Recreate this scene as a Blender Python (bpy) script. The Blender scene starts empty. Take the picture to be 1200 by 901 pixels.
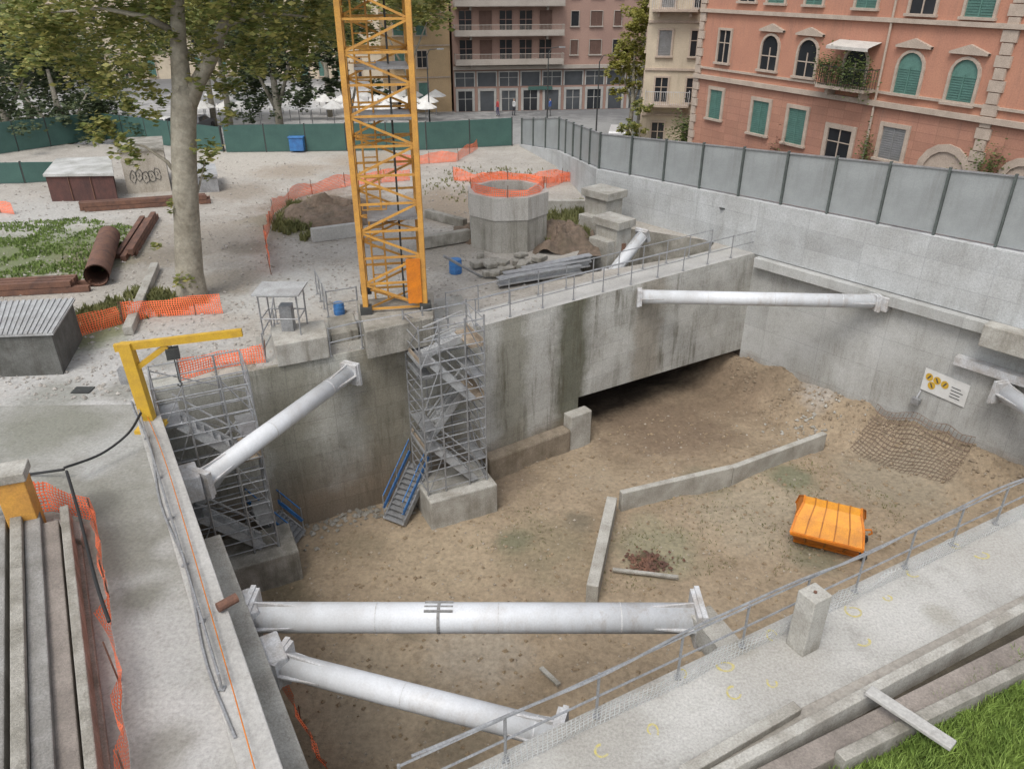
import bpy, math, random
from mathutils import Vector, Matrix, noise
from mathutils.geometry import tessellate_polygon
random.seed(7)
R=random.random
def U(a,b): return a+(b-a)*random.random()
TH=math.radians(28); CT,ST=math.cos(TH),math.sin(TH); CH=10.0
# ---- survey helpers: site measurements turned into metric positions
def ray(u,v):
    a=(u-600)/900; b=(450.5-v)/900
    return Vector((a,CT+b*ST,-ST+b*CT))
def P(u,v,z=0.0):
    d=ray(u,v); t=(z-CH)/d.z
    return Vector((d.x*t,d.y*t,z))
def PY(u,v,Y):
    d=ray(u,v); t=Y/d.y
    return Vector((d.x*t,Y,CH+d.z*t))
def W(u,v,A,B):
    d=ray(u,v); ex,ey=B[0]-A[0],B[1]-A[1]
    k=(A[0]*d.y-A[1]*d.x)/(ey*d.x-ex*d.y)
    X=A[0]+ex*k; Y=A[1]+ey*k
    t=Y/d.y if abs(d.y)>1e-6 else X/d.x
    return Vector((X,Y,CH+d.z*t))
def inter(a,b,c,d):
    x1,y1,x2,y2=a[0],a[1],b[0],b[1]; x3,y3,x4,y4=c[0],c[1],d[0],d[1]
    D=(x1-x2)*(y3-y4)-(y1-y2)*(x3-x4)
    p=x1*y2-y1*x2; q=x3*y4-y3*x4
    return Vector(((p*(x3-x4)-(x1-x2)*q)/D,(p*(y3-y4)-(y1-y2)*q)/D,0))
def V(x,y,z=0): return Vector((x,y,z))
def atz(p,z): return Vector((p[0],p[1],z))

# ---------------------------------------------------------------- materials
def mat(name,c1,c2=None,s=1.2,rough=.9,bump=.25,fine=28,streak=None,sk=.6,seam=None,zg=None,blobs=(),metal=0,fv=.35,sr=(.48,.64),mottle=0):
    m=bpy.data.materials.new(name); m.use_nodes=True
    N=m.node_tree.nodes; L=m.node_tree.links; B=N["Principled BSDF"]
    B.inputs["Roughness"].default_value=rough; B.inputs["Metallic"].default_value=metal
    c1=tuple(c1)+(1,); c2=(tuple(c2)+(1,)) if c2 else tuple(x*.6 for x in c1[:3])+(1,)
    tc=N.new("ShaderNodeTexCoord"); geo=N.new("ShaderNodeNewGeometry")
    def noi(sc,det=6,vec=None,ro=.6):
        n=N.new("ShaderNodeTexNoise"); n.inputs["Scale"].default_value=sc; n.inputs["Detail"].default_value=det; n.inputs["Roughness"].default_value=ro
        L.new(vec if vec else tc.outputs["Object"],n.inputs["Vector"]); return n.outputs["Fac"]
    def mr(x,a,b,c=0,d=1):
        n=N.new("ShaderNodeMapRange"); L.new(x,n.inputs["Value"])
        n.inputs["From Min"].default_value=a; n.inputs["From Max"].default_value=b
        n.inputs["To Min"].default_value=c; n.inputs["To Max"].default_value=d; return n.outputs["Result"]
    def mix(A,Bc,f,mode='MIX'):
        n=N.new("ShaderNodeMix"); n.data_type='RGBA'; n.blend_type=mode
        for x,i in ((f,0),(A,6),(Bc,7)):
            if isinstance(x,(tuple,float,int)): n.inputs[i].default_value=x
            else: L.new(x,n.inputs[i])
        return n.outputs[2]
    def math_(op,a,b):
        n=N.new("ShaderNodeMath"); n.operation=op
        for x,i in ((a,0),(b,1)):
            if isinstance(x,(float,int)): n.inputs[i].default_value=x
            else: L.new(x,n.inputs[i])
        return n.outputs[0]
    n1=noi(s,8); col=mix(c1,c2,mr(n1,.38,.66))
    nn=noi(.9,8,geo.outputs["Position"],.7) if blobs else None
    for bl in blobs:
        bx,by,rad,bc=bl[:4]
        vd=N.new("ShaderNodeVectorMath"); vd.operation='DISTANCE'
        mp=N.new("ShaderNodeMapping"); mp.inputs["Scale"].default_value=(1,1,0); L.new(geo.outputs["Position"],mp.inputs["Vector"])
        L.new(mp.outputs[0],vd.inputs[0]); vd.inputs[1].default_value=(bx,by,0)
        dd=math_('ADD',vd.outputs["Value"],math_('MULTIPLY',math_('SUBTRACT',nn,.5),rad*1.8))
        col=mix(col,tuple(bc)+(1,),mr(dd,rad*.55,rad*1.25,.9,0))
    if mottle:
        mn=noi(2.6,8,geo.outputs["Position"],.75); col=mix(col,(.5,.46,.42,1),mr(mn,.52,.66,0,mottle),'MULTIPLY')
        mn2=noi(1.7,8,geo.outputs["Position"],.8); col=mix(col,(1.35,1.32,1.25,1),mr(mn2,.56,.7,0,mottle),'MULTIPLY')
    if zg:
        for (z0,z1,zc) in zg:
            sx=N.new("ShaderNodeSeparateXYZ"); L.new(geo.outputs["Position"],sx.inputs[0])
            n2=noi(.8,8,geo.outputs["Position"],.7)
            zz=math_('ADD',sx.outputs[2],math_('MULTIPLY',math_('SUBTRACT',n2,.5),2.6))
            col=mix(col,tuple(zc)+(1,),mr(zz,z0,z1,.9,0))
    if seam:
        w,h,sc=seam
        sx=N.new("ShaderNodeSeparateXYZ"); L.new(tc.outputs["Object"],sx.inputs[0])
        cb=N.new("ShaderNodeCombineXYZ"); L.new(sx.outputs[0],cb.inputs[0]); L.new(sx.outputs[2],cb.inputs[1])
        br=N.new("ShaderNodeTexBrick"); L.new(cb.outputs[0],br.inputs["Vector"])
        br.inputs["Scale"].default_value=1; br.inputs["Brick Width"].default_value=w; br.inputs["Row Height"].default_value=h
        br.inputs["Mortar Size"].default_value=.013; br.offset=0; br.inputs["Color1"].default_value=(1.03,1.03,1.02,1); br.inputs["Color2"].default_value=(.87,.87,.86,1); br.inputs["Mortar"].default_value=(sc,sc,sc,1)
        col=mix(col,br.outputs["Color"],1.0,'MULTIPLY')
    if streak:
        mp=N.new("ShaderNodeMapping"); mp.inputs["Scale"].default_value=(1.7,1.7,.16); L.new(tc.outputs["Object"],mp.inputs["Vector"])
        st=noi(1.6,9,mp.outputs[0],.8); big=noi(.3,5)
        f=math_('MULTIPLY',mr(st,sr[0],sr[1]),mr(big,.42,.6,.08,1.0))
        col=mix(col,tuple(streak)+(1,),math_('MULTIPLY',f,sk))
    nf=noi(fine,4,None,.7)
    g=N.new("ShaderNodeCombineColor"); x=mr(nf,.3,.7,1-fv,1+fv*.3)
    for i in range(3): L.new(x,g.inputs[i])
    col=mix(col,g.outputs[0],1.0,'MULTIPLY')
    L.new(col,B.inputs["Base Color"])
    if bump:
        bp=N.new("ShaderNodeBump"); bp.inputs["Strength"].default_value=bump; bp.inputs["Distance"].default_value=.05
        L.new(nf,bp.inputs["Height"]); L.new(bp.outputs[0],B.inputs["Normal"])
    return m
def netmat(name,col,size,thick,rough=.7):
    m=bpy.data.materials.new(name); m.use_nodes=True
    N=m.node_tree.nodes; L=m.node_tree.links; B=N["Principled BSDF"]; out=N["Material Output"]
    B.inputs["Base Color"].default_value=tuple(col)+(1,); B.inputs["Roughness"].default_value=rough
    uv=N.new("ShaderNodeUVMap"); sx=N.new("ShaderNodeSeparateXYZ"); L.new(uv.outputs[0],sx.inputs[0])
    r=[]
    for i in (0,1):
        a=N.new("ShaderNodeMath"); a.operation='DIVIDE'; L.new(sx.outputs[i],a.inputs[0]); a.inputs[1].default_value=size
        b=N.new("ShaderNodeMath"); b.operation='FRACT'; L.new(a.outputs[0],b.inputs[0])
        c=N.new("ShaderNodeMath"); c.operation='LESS_THAN'; L.new(b.outputs[0],c.inputs[0]); c.inputs[1].default_value=thick
        r.append(c)
    mx=N.new("ShaderNodeMath"); mx.operation='MAXIMUM'; L.new(r[0].outputs[0],mx.inputs[0]); L.new(r[1].outputs[0],mx.inputs[1])
    t=N.new("ShaderNodeBsdfTransparent"); ms=N.new("ShaderNodeMixShader")
    L.new(mx.outputs[0],ms.inputs[0]); L.new(t.outputs[0],ms.inputs[1]); L.new(B.outputs[0],ms.inputs[2]); L.new(ms.outputs[0],out.inputs[0])
    return m
def glass(name,col=(.03,.035,.04)):
    m=bpy.data.materials.new(name); m.use_nodes=True; B=m.node_tree.nodes["Principled BSDF"]
    N=m.node_tree.nodes; L=m.node_tree.links
    tc=N.new("ShaderNodeTexCoord"); n=N.new("ShaderNodeTexNoise"); n.inputs["Scale"].default_value=.8; L.new(tc.outputs["Object"],n.inputs[0])
    cr=N.new("ShaderNodeValToRGB"); cr.color_ramp.elements[0].color=tuple(c*.5 for c in col)+(1,); cr.color_ramp.elements[1].color=tuple(c*1.8 for c in col)+(1,)
    L.new(n.outputs["Fac"],cr.inputs[0]); L.new(cr.outputs[0],B.inputs["Base Color"]); B.inputs["Roughness"].default_value=.15
    return m

# ---------------------------------------------------------------- mesh builder
WM={}
COL=bpy.context.scene.collection
class MB:
    def __init__(s): s.v=[];s.f=[];s.m=[];s.uv=None
    def add(s,vs,fs,mi=0):
        o=len(s.v); s.v+= [Vector(x) for x in vs]
        for f in fs: s.f.append([o+i for i in f]); s.m.append(mi)
    def box(s,c,sz,rz=0,mi=0,R3=None):
        c=Vector(c); M=R3 if R3 else Matrix.Rotation(rz,3,'Z')
        hx,hy,hz=sz[0]/2,sz[1]/2,sz[2]/2
        vs=[c+M@Vector((x*hx,y*hy,z*hz)) for z in(-1,1) for y in(-1,1) for x in(-1,1)]
        s.add(vs,[(0,2,3,1),(4,5,7,6),(0,1,5,4),(2,6,7,3),(0,4,6,2),(1,3,7,5)],mi)
    def beam(s,p,q,w,h,mi=0):
        p=Vector(p);q=Vector(q);d=q-p;L=d.length
        if L<1e-6:return
        x=d/L; up=Vector((0,0,1)) if abs(x.z)<.95 else Vector((0,1,0))
        y=up.cross(x).normalized(); z=x.cross(y)
        M=Matrix((x,y,z)).transposed()
        s.box((p+q)/2,(L,w,h),R3=M,mi=mi)
    def chain(s,pts,rad,n=8,mi=0,cap=True):
        pts=[Vector(p) for p in pts]
        if not isinstance(rad,(list,tuple)): rad=[rad]*len(pts)
        o=len(s.v); prev=None
        for i,p in enumerate(pts):
            t=(pts[min(i+1,len(pts)-1)]-pts[max(i-1,0)]).normalized()
            if prev is None:
                up=Vector((0,0,1)) if abs(t.z)<.9 else Vector((0,1,0)); a=up.cross(t).normalized()
            else:
                a=(prev-t*prev.dot(t)).normalized()
            prev=a; b=t.cross(a)
            for k in range(n):
                an=2*math.pi*k/n; s.v.append(p+(a*math.cos(an)+b*math.sin(an))*rad[i])
        for i in range(len(pts)-1):
            for k in range(n):
                s.f.append([o+i*n+k,o+i*n+(k+1)%n,o+(i+1)*n+(k+1)%n,o+(i+1)*n+k]); s.m.append(mi)
        if cap:
            s.f.append([o+k for k in range(n)][::-1]); s.m.append(mi)
            s.f.append([o+(len(pts)-1)*n+k for k in range(n)]); s.m.append(mi)
    def tube(s,p,q,r,n=10,mi=0): s.chain([p,q],r,n,mi)
    def prism(s,poly,z0,z1,mi=0):
        n=len(poly); 
        f0=z0 if isinstance(z0,(list,tuple)) else [z0]*n; f1=z1 if isinstance(z1,(list,tuple)) else [z1]*n
        ar=sum(poly[i][0]*poly[(i+1)%n][1]-poly[(i+1)%n][0]*poly[i][1] for i in range(n))
        if ar<0: poly=poly[::-1]; f0=f0[::-1]; f1=f1[::-1]
        vs=[V(p[0],p[1],f0[i]) for i,p in enumerate(poly)]+[V(p[0],p[1],f1[i]) for i,p in enumerate(poly)]
        fs=[list(range(n))[::-1],list(range(n,2*n))]+[[i,(i+1)%n,n+(i+1)%n,n+i] for i in range(n)]
        s.add(vs,fs,mi)
    def out(s,name,mats,parent=None,rot=0,origin=None,smooth=False,bevel=0):
        if origin is None:
            xs=[v.x for v in s.v];ys=[v.y for v in s.v];zs=[v.z for v in s.v]
            origin=V((min(xs)+max(xs))/2,(min(ys)+max(ys))/2,min(zs))
        M=Matrix.Translation(origin)@Matrix.Rotation(rot,4,'Z'); Mi=M.inverted()
        me=bpy.data.meshes.new(name); me.from_pydata([Mi@v for v in s.v],[],s.f)
        if not isinstance(mats,(list,tuple)): mats=[mats]
        for m in mats: me.materials.append(m)
        if len(mats)>1: me.polygons.foreach_set("material_index",s.m)
        if s.uv:
            ul=me.uv_layers.new(name="UVMap")
            for p in me.polygons:
                for li in p.loop_indices: ul.data[li].uv=s.uv[me.loops[li].vertex_index]
        if smooth: me.polygons.foreach_set("use_smooth",[True]*len(me.polygons))
        me.update()
        ob=bpy.data.objects.new(name,me); COL.objects.link(ob); WM[ob.name]=M
        if parent:
            ob.parent=parent; ob.matrix_basis=WM[parent.name].inverted()@M
        else: ob.matrix_basis=M
        if bevel:
            b=ob.modifiers.new("bev",'BEVEL'); b.width=bevel; b.segments=2; b.limit_method='ANGLE'
        return ob
def E(name,loc):
    o=bpy.data.objects.new(name,None); COL.objects.link(o); M=Matrix.Translation(Vector(loc)); o.matrix_basis=M; WM[o.name]=M; o.empty_display_size=.3; return o
def T(o,label,cat,group=None):
    o["label"]=label; o["category"]=cat
    if group: o["group"]=group
    return o
def S(o,label=None):
    o["kind"]="structure"; o["label"]=label or o.name.replace("_"," "); o["category"]=o.name.split(".")[0].replace("_"," "); return o

wa=P(178,459); wb=P(270,440); wc=P(560,384); c2=P(885,297)
r2=P(1165,375); f1=P(560,895); f2=P(1200,590); l2=P(330,900)
c1=inter(wb,wc,wa,l2)
c3=inter(c2,r2,f1,f2); c4=inter(c1,l2,f1,f2)
def nrm(a,b):
    d=(Vector((b[0]-a[0],b[1]-a[1],0))).normalized(); return d,Vector((-d.y,d.x,0))
dB,nB=nrm(wc,c2); dW,nW=nrm(wb,wc); dR,nR=nrm(c2,r2); dF,nF=nrm(f1,f2); dL,nL=nrm(c1,l2)
UA=c2-dR*( (c2-V(4.05,37)).length ); UB=c2+dR*22
FC=[P(655,186,.4),P(612,171,0)]
def wbl(u,r_,c): p=W(u,400,wc,c2); return (p.x,p.y,r_,c)
def wbl2(u,r_,c): p=W(u,440,wb,wc); return (p.x,p.y,r_,c)

# materials
M_wall=mat("wall_concrete",(.51,.505,.465),(.36,.35,.30),.6,streak=(.09,.08,.055),sk=.78,seam=(1.3,.62,.8),zg=[(-4.9,-3.2,(.25,.195,.14))],bump=.25,blobs=[wbl2(450,.9,(.24,.22,.17)),wbl2(330,.8,(.28,.27,.22))],mottle=.35)
M_beam=mat("beam_concrete",(.54,.535,.505),(.41,.40,.365),.6,streak=(.09,.08,.05),sk=.75,seam=(1.25,.62,.82),zg=[(-5.2,-4.1,(.22,.18,.13))],bump=.2,sr=(.5,.62),blobs=[wbl(672,.75,(.13,.13,.09)),wbl(600,.7,(.30,.29,.24)),wbl(760,.8,(.34,.31,.26))],mottle=.3)
M_rwall=mat("smooth_wall_concrete",(.51,.515,.505),(.40,.40,.38),.6,streak=(.22,.21,.18),sk=.6,seam=(2.4,1.3,.82),zg=[(-5.4,-4.3,(.29,.23,.17))],bump=.15,mottle=.2)
M_upper=mat("upper_wall_concrete",(.53,.545,.55),(.42,.425,.42),.7,streak=(.25,.25,.23),sk=.6,seam=(2.2,.75,.82),bump=.12)
M_slab=mat("slab_concrete",(.47,.46,.435),(.37,.36,.335),.6,fine=16,bump=.3,fv=.25,mottle=.2)
M_conc=mat("concrete",(.48,.465,.42),(.31,.29,.25),1.4,streak=(.16,.14,.10),bump=.3)
M_dconc=mat("dirty_concrete",(.38,.36,.315),(.21,.195,.16),1.8,bump=.4,streak=(.09,.08,.06),sk=.7)
M_brownconc=mat("brown_precast_concrete",(.31,.27,.235),(.22,.19,.165),1.3,streak=(.12,.10,.08),bump=.3)
M_greyconc=mat("weathered_grey_precast",(.32,.31,.29),(.21,.20,.18),1.6,streak=(.10,.09,.08),sk=.7,bump=.35)
M_white=mat("white_painted_steel",(.64,.66,.68),(.54,.55,.56),1.1,rough=.5,bump=.03,fv=.12,streak=(.34,.28,.22),sk=.65)
M_whiteb=mat("chipped_white_paint",(.60,.61,.62),(.42,.39,.36),3,rough=.55,bump=.08)
M_galv=mat("galvanised_steel",(.40,.41,.42),(.28,.28,.28),4,rough=.45,metal=.4,bump=.02)
M_rust=mat("rusty_steel",(.20,.10,.065),(.11,.06,.045),3,rough=.85,bump=.2)
M_yel=mat("crane_ochre_paint",(.62,.32,.06),(.45,.225,.055),2.5,rough=.65,bump=.03,fv=.25)
M_yel2=mat("bright_yellow_paint",(.64,.40,.035),(.48,.29,.04),2.5,rough=.5,bump=.03,fv=.2)
M_or=mat("orange_paint",(.72,.23,.015),(.50,.15,.02),2.5,rough=.5,bump=.04,fv=.2)
M_or2=mat("light_orange_paint",(.80,.34,.025),(.64,.25,.03),2.5,rough=.5,bump=.04,fv=.2,streak=(.38,.16,.04),sk=.4)
M_or3=mat("dark_orange_paint",(.42,.16,.02),(.30,.11,.02),2.5,rough=.6,bump=.04,fv=.2)
M_blue=mat("blue_paint",(.05,.20,.48),(.04,.13,.33),3,rough=.5,bump=.03)
M_gpanel=mat("grey_fence_panel",(.32,.34,.34),(.25,.265,.265),.9,rough=.5,bump=.03,fv=.14,streak=(.18,.18,.17),sk=.55)
M_green=mat("green_hoarding",(.055,.125,.105),(.035,.085,.075),.6,rough=.6,bump=.05,fv=.2)
M_dark=mat("dark_steel",(.06,.065,.06),(.035,.035,.035),3,rough=.6)
M_fpost=mat("fence_post_steel",(.11,.13,.12),(.07,.08,.075),3,rough=.6)
M_black=mat("black_rubber",(.02,.02,.02),(.012,.012,.012),3,rough=.6)
M_wood=mat("weathered_wood",(.40,.33,.25),(.24,.19,.14),3)
M_roof=mat("grey_sheet_roof",(.46,.47,.47),(.34,.34,.34),2,rough=.6,streak=(.24,.22,.19))
M_net=netmat("orange_net",(.90,.19,.075),.075,.38)
M_wire=netmat("wire_mesh",(.55,.56,.55),.08,.22)
M_rebar=netmat("rebar_mesh",(.15,.105,.075),.15,.16)
def inpoly(x,y,poly):
    r=False;n=len(poly)
    for i in range(n):
        a,c=poly[i],poly[(i+1)%n]
        if (a[1]>y)!=(c[1]>y) and x<(c[0]-a[0])*(y-a[1])/(c[1]-a[1])+a[0]: r=not r
    return r

# ground sheets
def sheet(name,loops,z,m,label=None):
    tri=tessellate_polygon([[V(p[0],p[1],0) for p in l] for l in loops]); pts=[p for l in loops for p in l]
    b=MB(); b.v=[V(p[0],p[1],z) for p in pts]
    for t in tri:
        a,bb,c=[b.v[i] for i in t]
        t=list(t)
        if (bb-a).cross(c-a).z<0: t=t[::-1]
        b.f.append(t); b.m.append(0)
    return S(b.out(name,m,origin=V(0,0,z)),label)
g_blobs=[]
def gb(u,v,rad,c): p=P(u,v); g_blobs.append((p.x,p.y,rad,c))
gb(30,295,4.0,(.13,.16,.06)); gb(120,300,2.0,(.17,.16,.09)); gb(60,250,4,(.43,.42,.39)); gb(385,245,3.6,(.20,.155,.11)); gb(340,262,2.2,(.16,.15,.08)); gb(540,240,3.5,(.28,.225,.165))
gb(120,440,4,(.46,.455,.44)); gb(330,340,2.5,(.46,.455,.43)); gb(90,390,1.7,(.18,.2,.1)); gb(650,260,2.5,(.14,.13,.08)); gb(300,190,5,(.46,.425,.37)); gb(250,280,3,(.37,.325,.265)); gb(270,330,1.6,(.29,.255,.205)); gb(500,300,2.0,(.31,.28,.235)); gb(440,190,3.0,(.35,.295,.23)); gb(200,300,1.3,(.27,.235,.185)); gb(60,465,1.0,(.28,.28,.25)); gb(200,420,.9,(.30,.295,.27)); gb(280,225,2.0,(.30,.26,.21)); gb(340,200,2.0,(.33,.28,.22)); gb(150,455,.7,(.27,.265,.235)); gb(290,290,1.0,(.24,.21,.165)); gb(10,400,1.0,(.3,.29,.26))
M_ground=mat("gravel_ground",(.43,.40,.355),(.34,.315,.275),.6,fine=9,bump=.5,blobs=g_blobs,fv=.3,mottle=.4)
hole2=[P(585,338),P(600,313),P(672,306),P(697,262),P(838,283),c2+nB*1.15-dB*1.6]
hole2=[V(p[0],p[1]) for p in hole2]
site=[V(-70,-25),V(45,-25),c2+dR*30+nR*.3,UA+nR*.3,V(FC[0].x+.3,FC[0].y),V(FC[1].x+.4,FC[1].y+.6),V(-70,53)]
pit=[c1,wc,c2,c3,c4]
sheet("ground",[site,pit,hole2],0.0,M_ground,"gravel and dirt site ground around the excavation")
M_street=mat("asphalt_street",(.17,.17,.17),(.13,.13,.13),.2,fine=6,fv=.2,blobs=[(-22,92,20,(.5,.49,.47)),(-60,80,22,(.4,.39,.37)),(6,74,10,(.3,.3,.29))])
sheet("street",[[V(-1500,-600),V(1500,-600),V(1500,2500),V(-1500,2500)],site],-3.0,M_street,"asphalt street and paved square beyond the site")
b=MB()
for i in range(len(site)):
    p,q=site[i],site[(i+1)%len(site)]
    b.add([atz(p,-3.0),atz(q,-3.0),atz(q,-.003),atz(p,-.003)],[(0,1,2,3)])
S(b.out("terrain_edge",M_dconc),"raised edge of the site above the street")

# pit floor
op0=W(683,350,wc,c2)
fb=[]
def mud(c):
    g=(c[0]+c[1]+c[2])/3; return tuple((x*.92+g*.08)*.9 for x in c)
def pb(u,v,rad,c,z=-5.7): p=P(u,v,z); fb.append((p.x,p.y,rad,mud(c)))
pb(780,495,3.0,(.22,.155,.10)); pb(850,465,2.2,(.25,.18,.115))
pb(520,650,2.2,(.42,.33,.215)); pb(640,640,1.6,(.29,.235,.145)); pb(900,600,2.4,(.39,.325,.225)); pb(770,640,1.4,(.31,.28,.175))
pb(450,810,2.0,(.41,.33,.225)); pb(1050,560,2.0,(.34,.285,.2)); pb(330,700,1.0,(.2,.16,.095)); pb(760,660,.5,(.13,.08,.045)); pb(590,560,1.2,(.24,.18,.12)); pb(960,480,1.0,(.40,.36,.31)); pb(560,760,1.3,(.43,.365,.275)); pb(600,630,.6,(.21,.20,.12)); pb(930,560,.9,(.2,.2,.12)); pb(420,640,.9,(.28,.22,.14)); pb(830,560,.9,(.27,.23,.15)); pb(700,560,.9,(.38,.30,.2)); pb(960,650,.8,(.24,.22,.14)); pb(640,720,.7,(.24,.2,.13)); pb(480,730,.6,(.25,.2,.13)); pb(680,610,.5,(.22,.18,.12)); pb(540,860,.9,(.26,.21,.14))
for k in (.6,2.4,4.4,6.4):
    p=op0+nB*3.3+dB*k; fb.append((p.x,p.y,2.3,(.07,.052,.036)))  # tunnel shade painted into the floor colour as near-black blobs
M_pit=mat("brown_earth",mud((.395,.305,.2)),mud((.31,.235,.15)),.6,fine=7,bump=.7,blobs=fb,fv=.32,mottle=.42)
def pitz(x,y):
    p=V(x,y); z=-5.78+.13*noise.noise(V(x*.35,y*.35,3))+.07*noise.noise(V(x*1.3,y*1.3,9))+.045*noise.noise(V(x*4,y*4,2))
    s=(p-c2).dot(dR); d=-(p-c2).dot(nR)
    if s>-6:
        k=max(0,1-max(d,0)/(1.75+.5*noise.noise(V(x*.9,y*.9,7)))); k=k*k*(3-2*k)*.5+k*.5; z+=k*1.2*min(1,(s+6)/6.5)*(1+.35*noise.noise(V(x*1.1,y*1.1,1)))
    bb=(p-op0).dot(nB)
    if bb>.9: z-=min(1,(bb-.9)/2)*.4
    return z
b=MB(); nx,ny=250,220; x0,x1,y0,y1=-14,32,0,42
for j in range(ny+1):
    for i in range(nx+1):
        x=x0+(x1-x0)*i/nx; y=y0+(y1-y0)*j/ny
        b.v.append(V(x,y,pitz(x,y)))
for j in range(ny):
    for i in range(nx):
        a=j*(nx+1)+i; b.f.append([a,a+1,a+nx+2,a+nx+1]); b.m.append(0)
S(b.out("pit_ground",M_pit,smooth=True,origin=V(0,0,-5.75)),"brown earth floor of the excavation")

def wall(name,a,b2,n,th,z0,z1,m,label,cat="wall",parent=None,bevel=0):
    a=V(a[0],a[1]);b2=V(b2[0],b2[1]); bb=MB(); n=V(n[0],n[1])
    bb.prism([a,b2,b2+n*th,a+n*th],z0,z1)
    d=b2-a; o=bb.out(name,m,rot=math.atan2(d.y,d.x),parent=parent,bevel=bevel)
    if not parent: T(o,label,cat)
    return o
wall("retaining_wall",c1,wc,nW,.8,-7,.008,M_wall,"stained grey concrete pit wall below the yellow crane")
zl=W(685,463,wc,c2).z; zr=zl-.4
b=MB(); A=wc;Bq=c2
b.prism([A,A+nB*1.25,op0+nB*1.25,op0],-7,.012)
b.prism([op0,op0+nB*1.25,Bq+nB*1.25,Bq],[zl,zl,zr,zr],.012)
T(b.out("bridge_beam",M_beam,rot=math.atan2(dB.y,dB.x),bevel=0),"deep stained concrete beam spanning a dark tunnel opening","beam")
wall("wall_footing",W(565,520,wc,c2)-nB*.5,W(660,500,wc,c2)-nB*.5,nB,.52,-6.5,-4.85,mat("brown_rough_concrete",(.32,.265,.2),(.2,.16,.11),2,bump=.5,streak=(.1,.08,.06)),"rough brown concrete footing at the wall base","footing",bevel=.08)
wall("wall_footing",W(660,500,wc,c2)-nB*.45,W(684,500,wc,c2)-nB*.45,nB,.47,-6.5,-4.35,M_conc,"small pale concrete buttress beside the tunnel opening","buttress",bevel=.05)
M_lining=mat("dark_brown_lining",(.10,.075,.055),(.05,.04,.03),2,bump=.5)  # very dark brown for the tunnel's back, sides and ceiling
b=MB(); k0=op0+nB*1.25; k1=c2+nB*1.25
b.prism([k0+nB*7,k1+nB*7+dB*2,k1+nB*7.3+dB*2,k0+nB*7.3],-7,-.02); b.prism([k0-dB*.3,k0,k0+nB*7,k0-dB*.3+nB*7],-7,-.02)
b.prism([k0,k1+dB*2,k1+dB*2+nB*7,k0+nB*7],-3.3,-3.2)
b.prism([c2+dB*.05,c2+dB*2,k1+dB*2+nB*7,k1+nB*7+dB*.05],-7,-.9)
T(b.out("tunnel_lining",M_lining),"dark brown lining behind the tunnel opening","tunnel")
wall("retaining_wall",c2,c2+dR*26,nR,.8,-7,-.05,M_rwall,"smooth grey concrete pit wall with formwork joints")
wall("ledge_beam",c2-nR*.35+dR*.2,c2+dR*26-nR*.35,nR,.345,-.45,-.055,M_rwall,"thin concrete ledge along the pit wall","ledge",bevel=.02)
e1=c2+dR*((r2-c2).length)
wall("ledge_beam",e1-nR*.9,e1+dR*10-nR*.9,nR,.545,-.65,.1,M_conc,"wider concrete ledge block at the pit wall","ledge",bevel=.03)
b=MB(); q0=UA;q1=UB
b.prism([q0-nR*.05,q1-nR*.05,q1+nR*.35,q0+nR*.35],-.02,[1.9,2.6,2.6,1.9])
T(b.out("parapet_wall",M_upper,rot=math.atan2(dR.y,dR.x)),"pale grey concrete parapet wall carrying the fence","wall")
b=MB(); b.prism([UA+nR*.35,V(UA.x,UA.y)-nR*.05,FC[0]-V(.2,.1),FC[0]+V(.25,0)],-.02,[1.9,1.9,.9,.9]); b.prism([FC[0]+V(.25,0),FC[0]-V(.2,.1),FC[1]-V(.2,0),FC[1]+V(.25,0)],-.02,[.9,.9,.1,.1])
T(b.out("parapet_wall",M_upper),"low curved concrete wall under the fence","wall")
wall("retaining_wall",c4,c1-dL*1.0,-nL*1,.8,-7,-.06,M_wall,"concrete pit wall under the paved strip")
sA=c1+dL*6.2
wall("waler_beam",sA,c4,nL,.42,-1.7,-.75,M_conc,"long concrete waler along the pit wall","beam",bevel=.03)
wall("kerb_beam",c1+dL*.8,c4+dL*.5,-nL,.55,0,.28,M_slab,"concrete kerb along the pit edge with pipes on top","kerb",bevel=.02)
wall("retaining_wall",c4-dF*1,c3,-nF,.8,-7,-.06,M_wall,"concrete pit wall below the wide paved slab")
g1=P(790,905); g2=P(1200,697); gd,gn=nrm(g1,g2)
sb_=[]
for (u,v,r_,c) in [(700,870,.8,(.37,.355,.32)),(900,780,1.0,(.41,.395,.36)),(1050,720,.9,(.51,.50,.47)),(820,830,.6,(.51,.50,.47)),(1150,640,1.0,(.42,.405,.37)),(980,690,.4,(.36,.345,.31)),(870,760,.25,(.35,.335,.29)),(760,800,.3,(.36,.34,.30)),(1100,720,.3,(.37,.355,.31))]:
    p=P(u,v); sb_.append((p.x,p.y,r_,c))
M_slab2=mat("trowelled_slab",(.48,.47,.44),(.40,.39,.36),1.3,fine=22,bump=.35,fv=.32,blobs=sb_,mottle=.18)
sheet("pavement",[[c4-dF*3,c3,c3-nF*4,g2+gd*6,g1-gd*4]],.008,M_slab2,"wide pale concrete slab marked with yellow paint")
sl=[P(-200,478),P(160,474),c1+dL*.5-nL*.5,c4-nL*.55,P(-50,960),P(-260,900)]
bl_=lambda u,v,r_,c:(P(u,v).x,P(u,v).y,r_,c)
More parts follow.
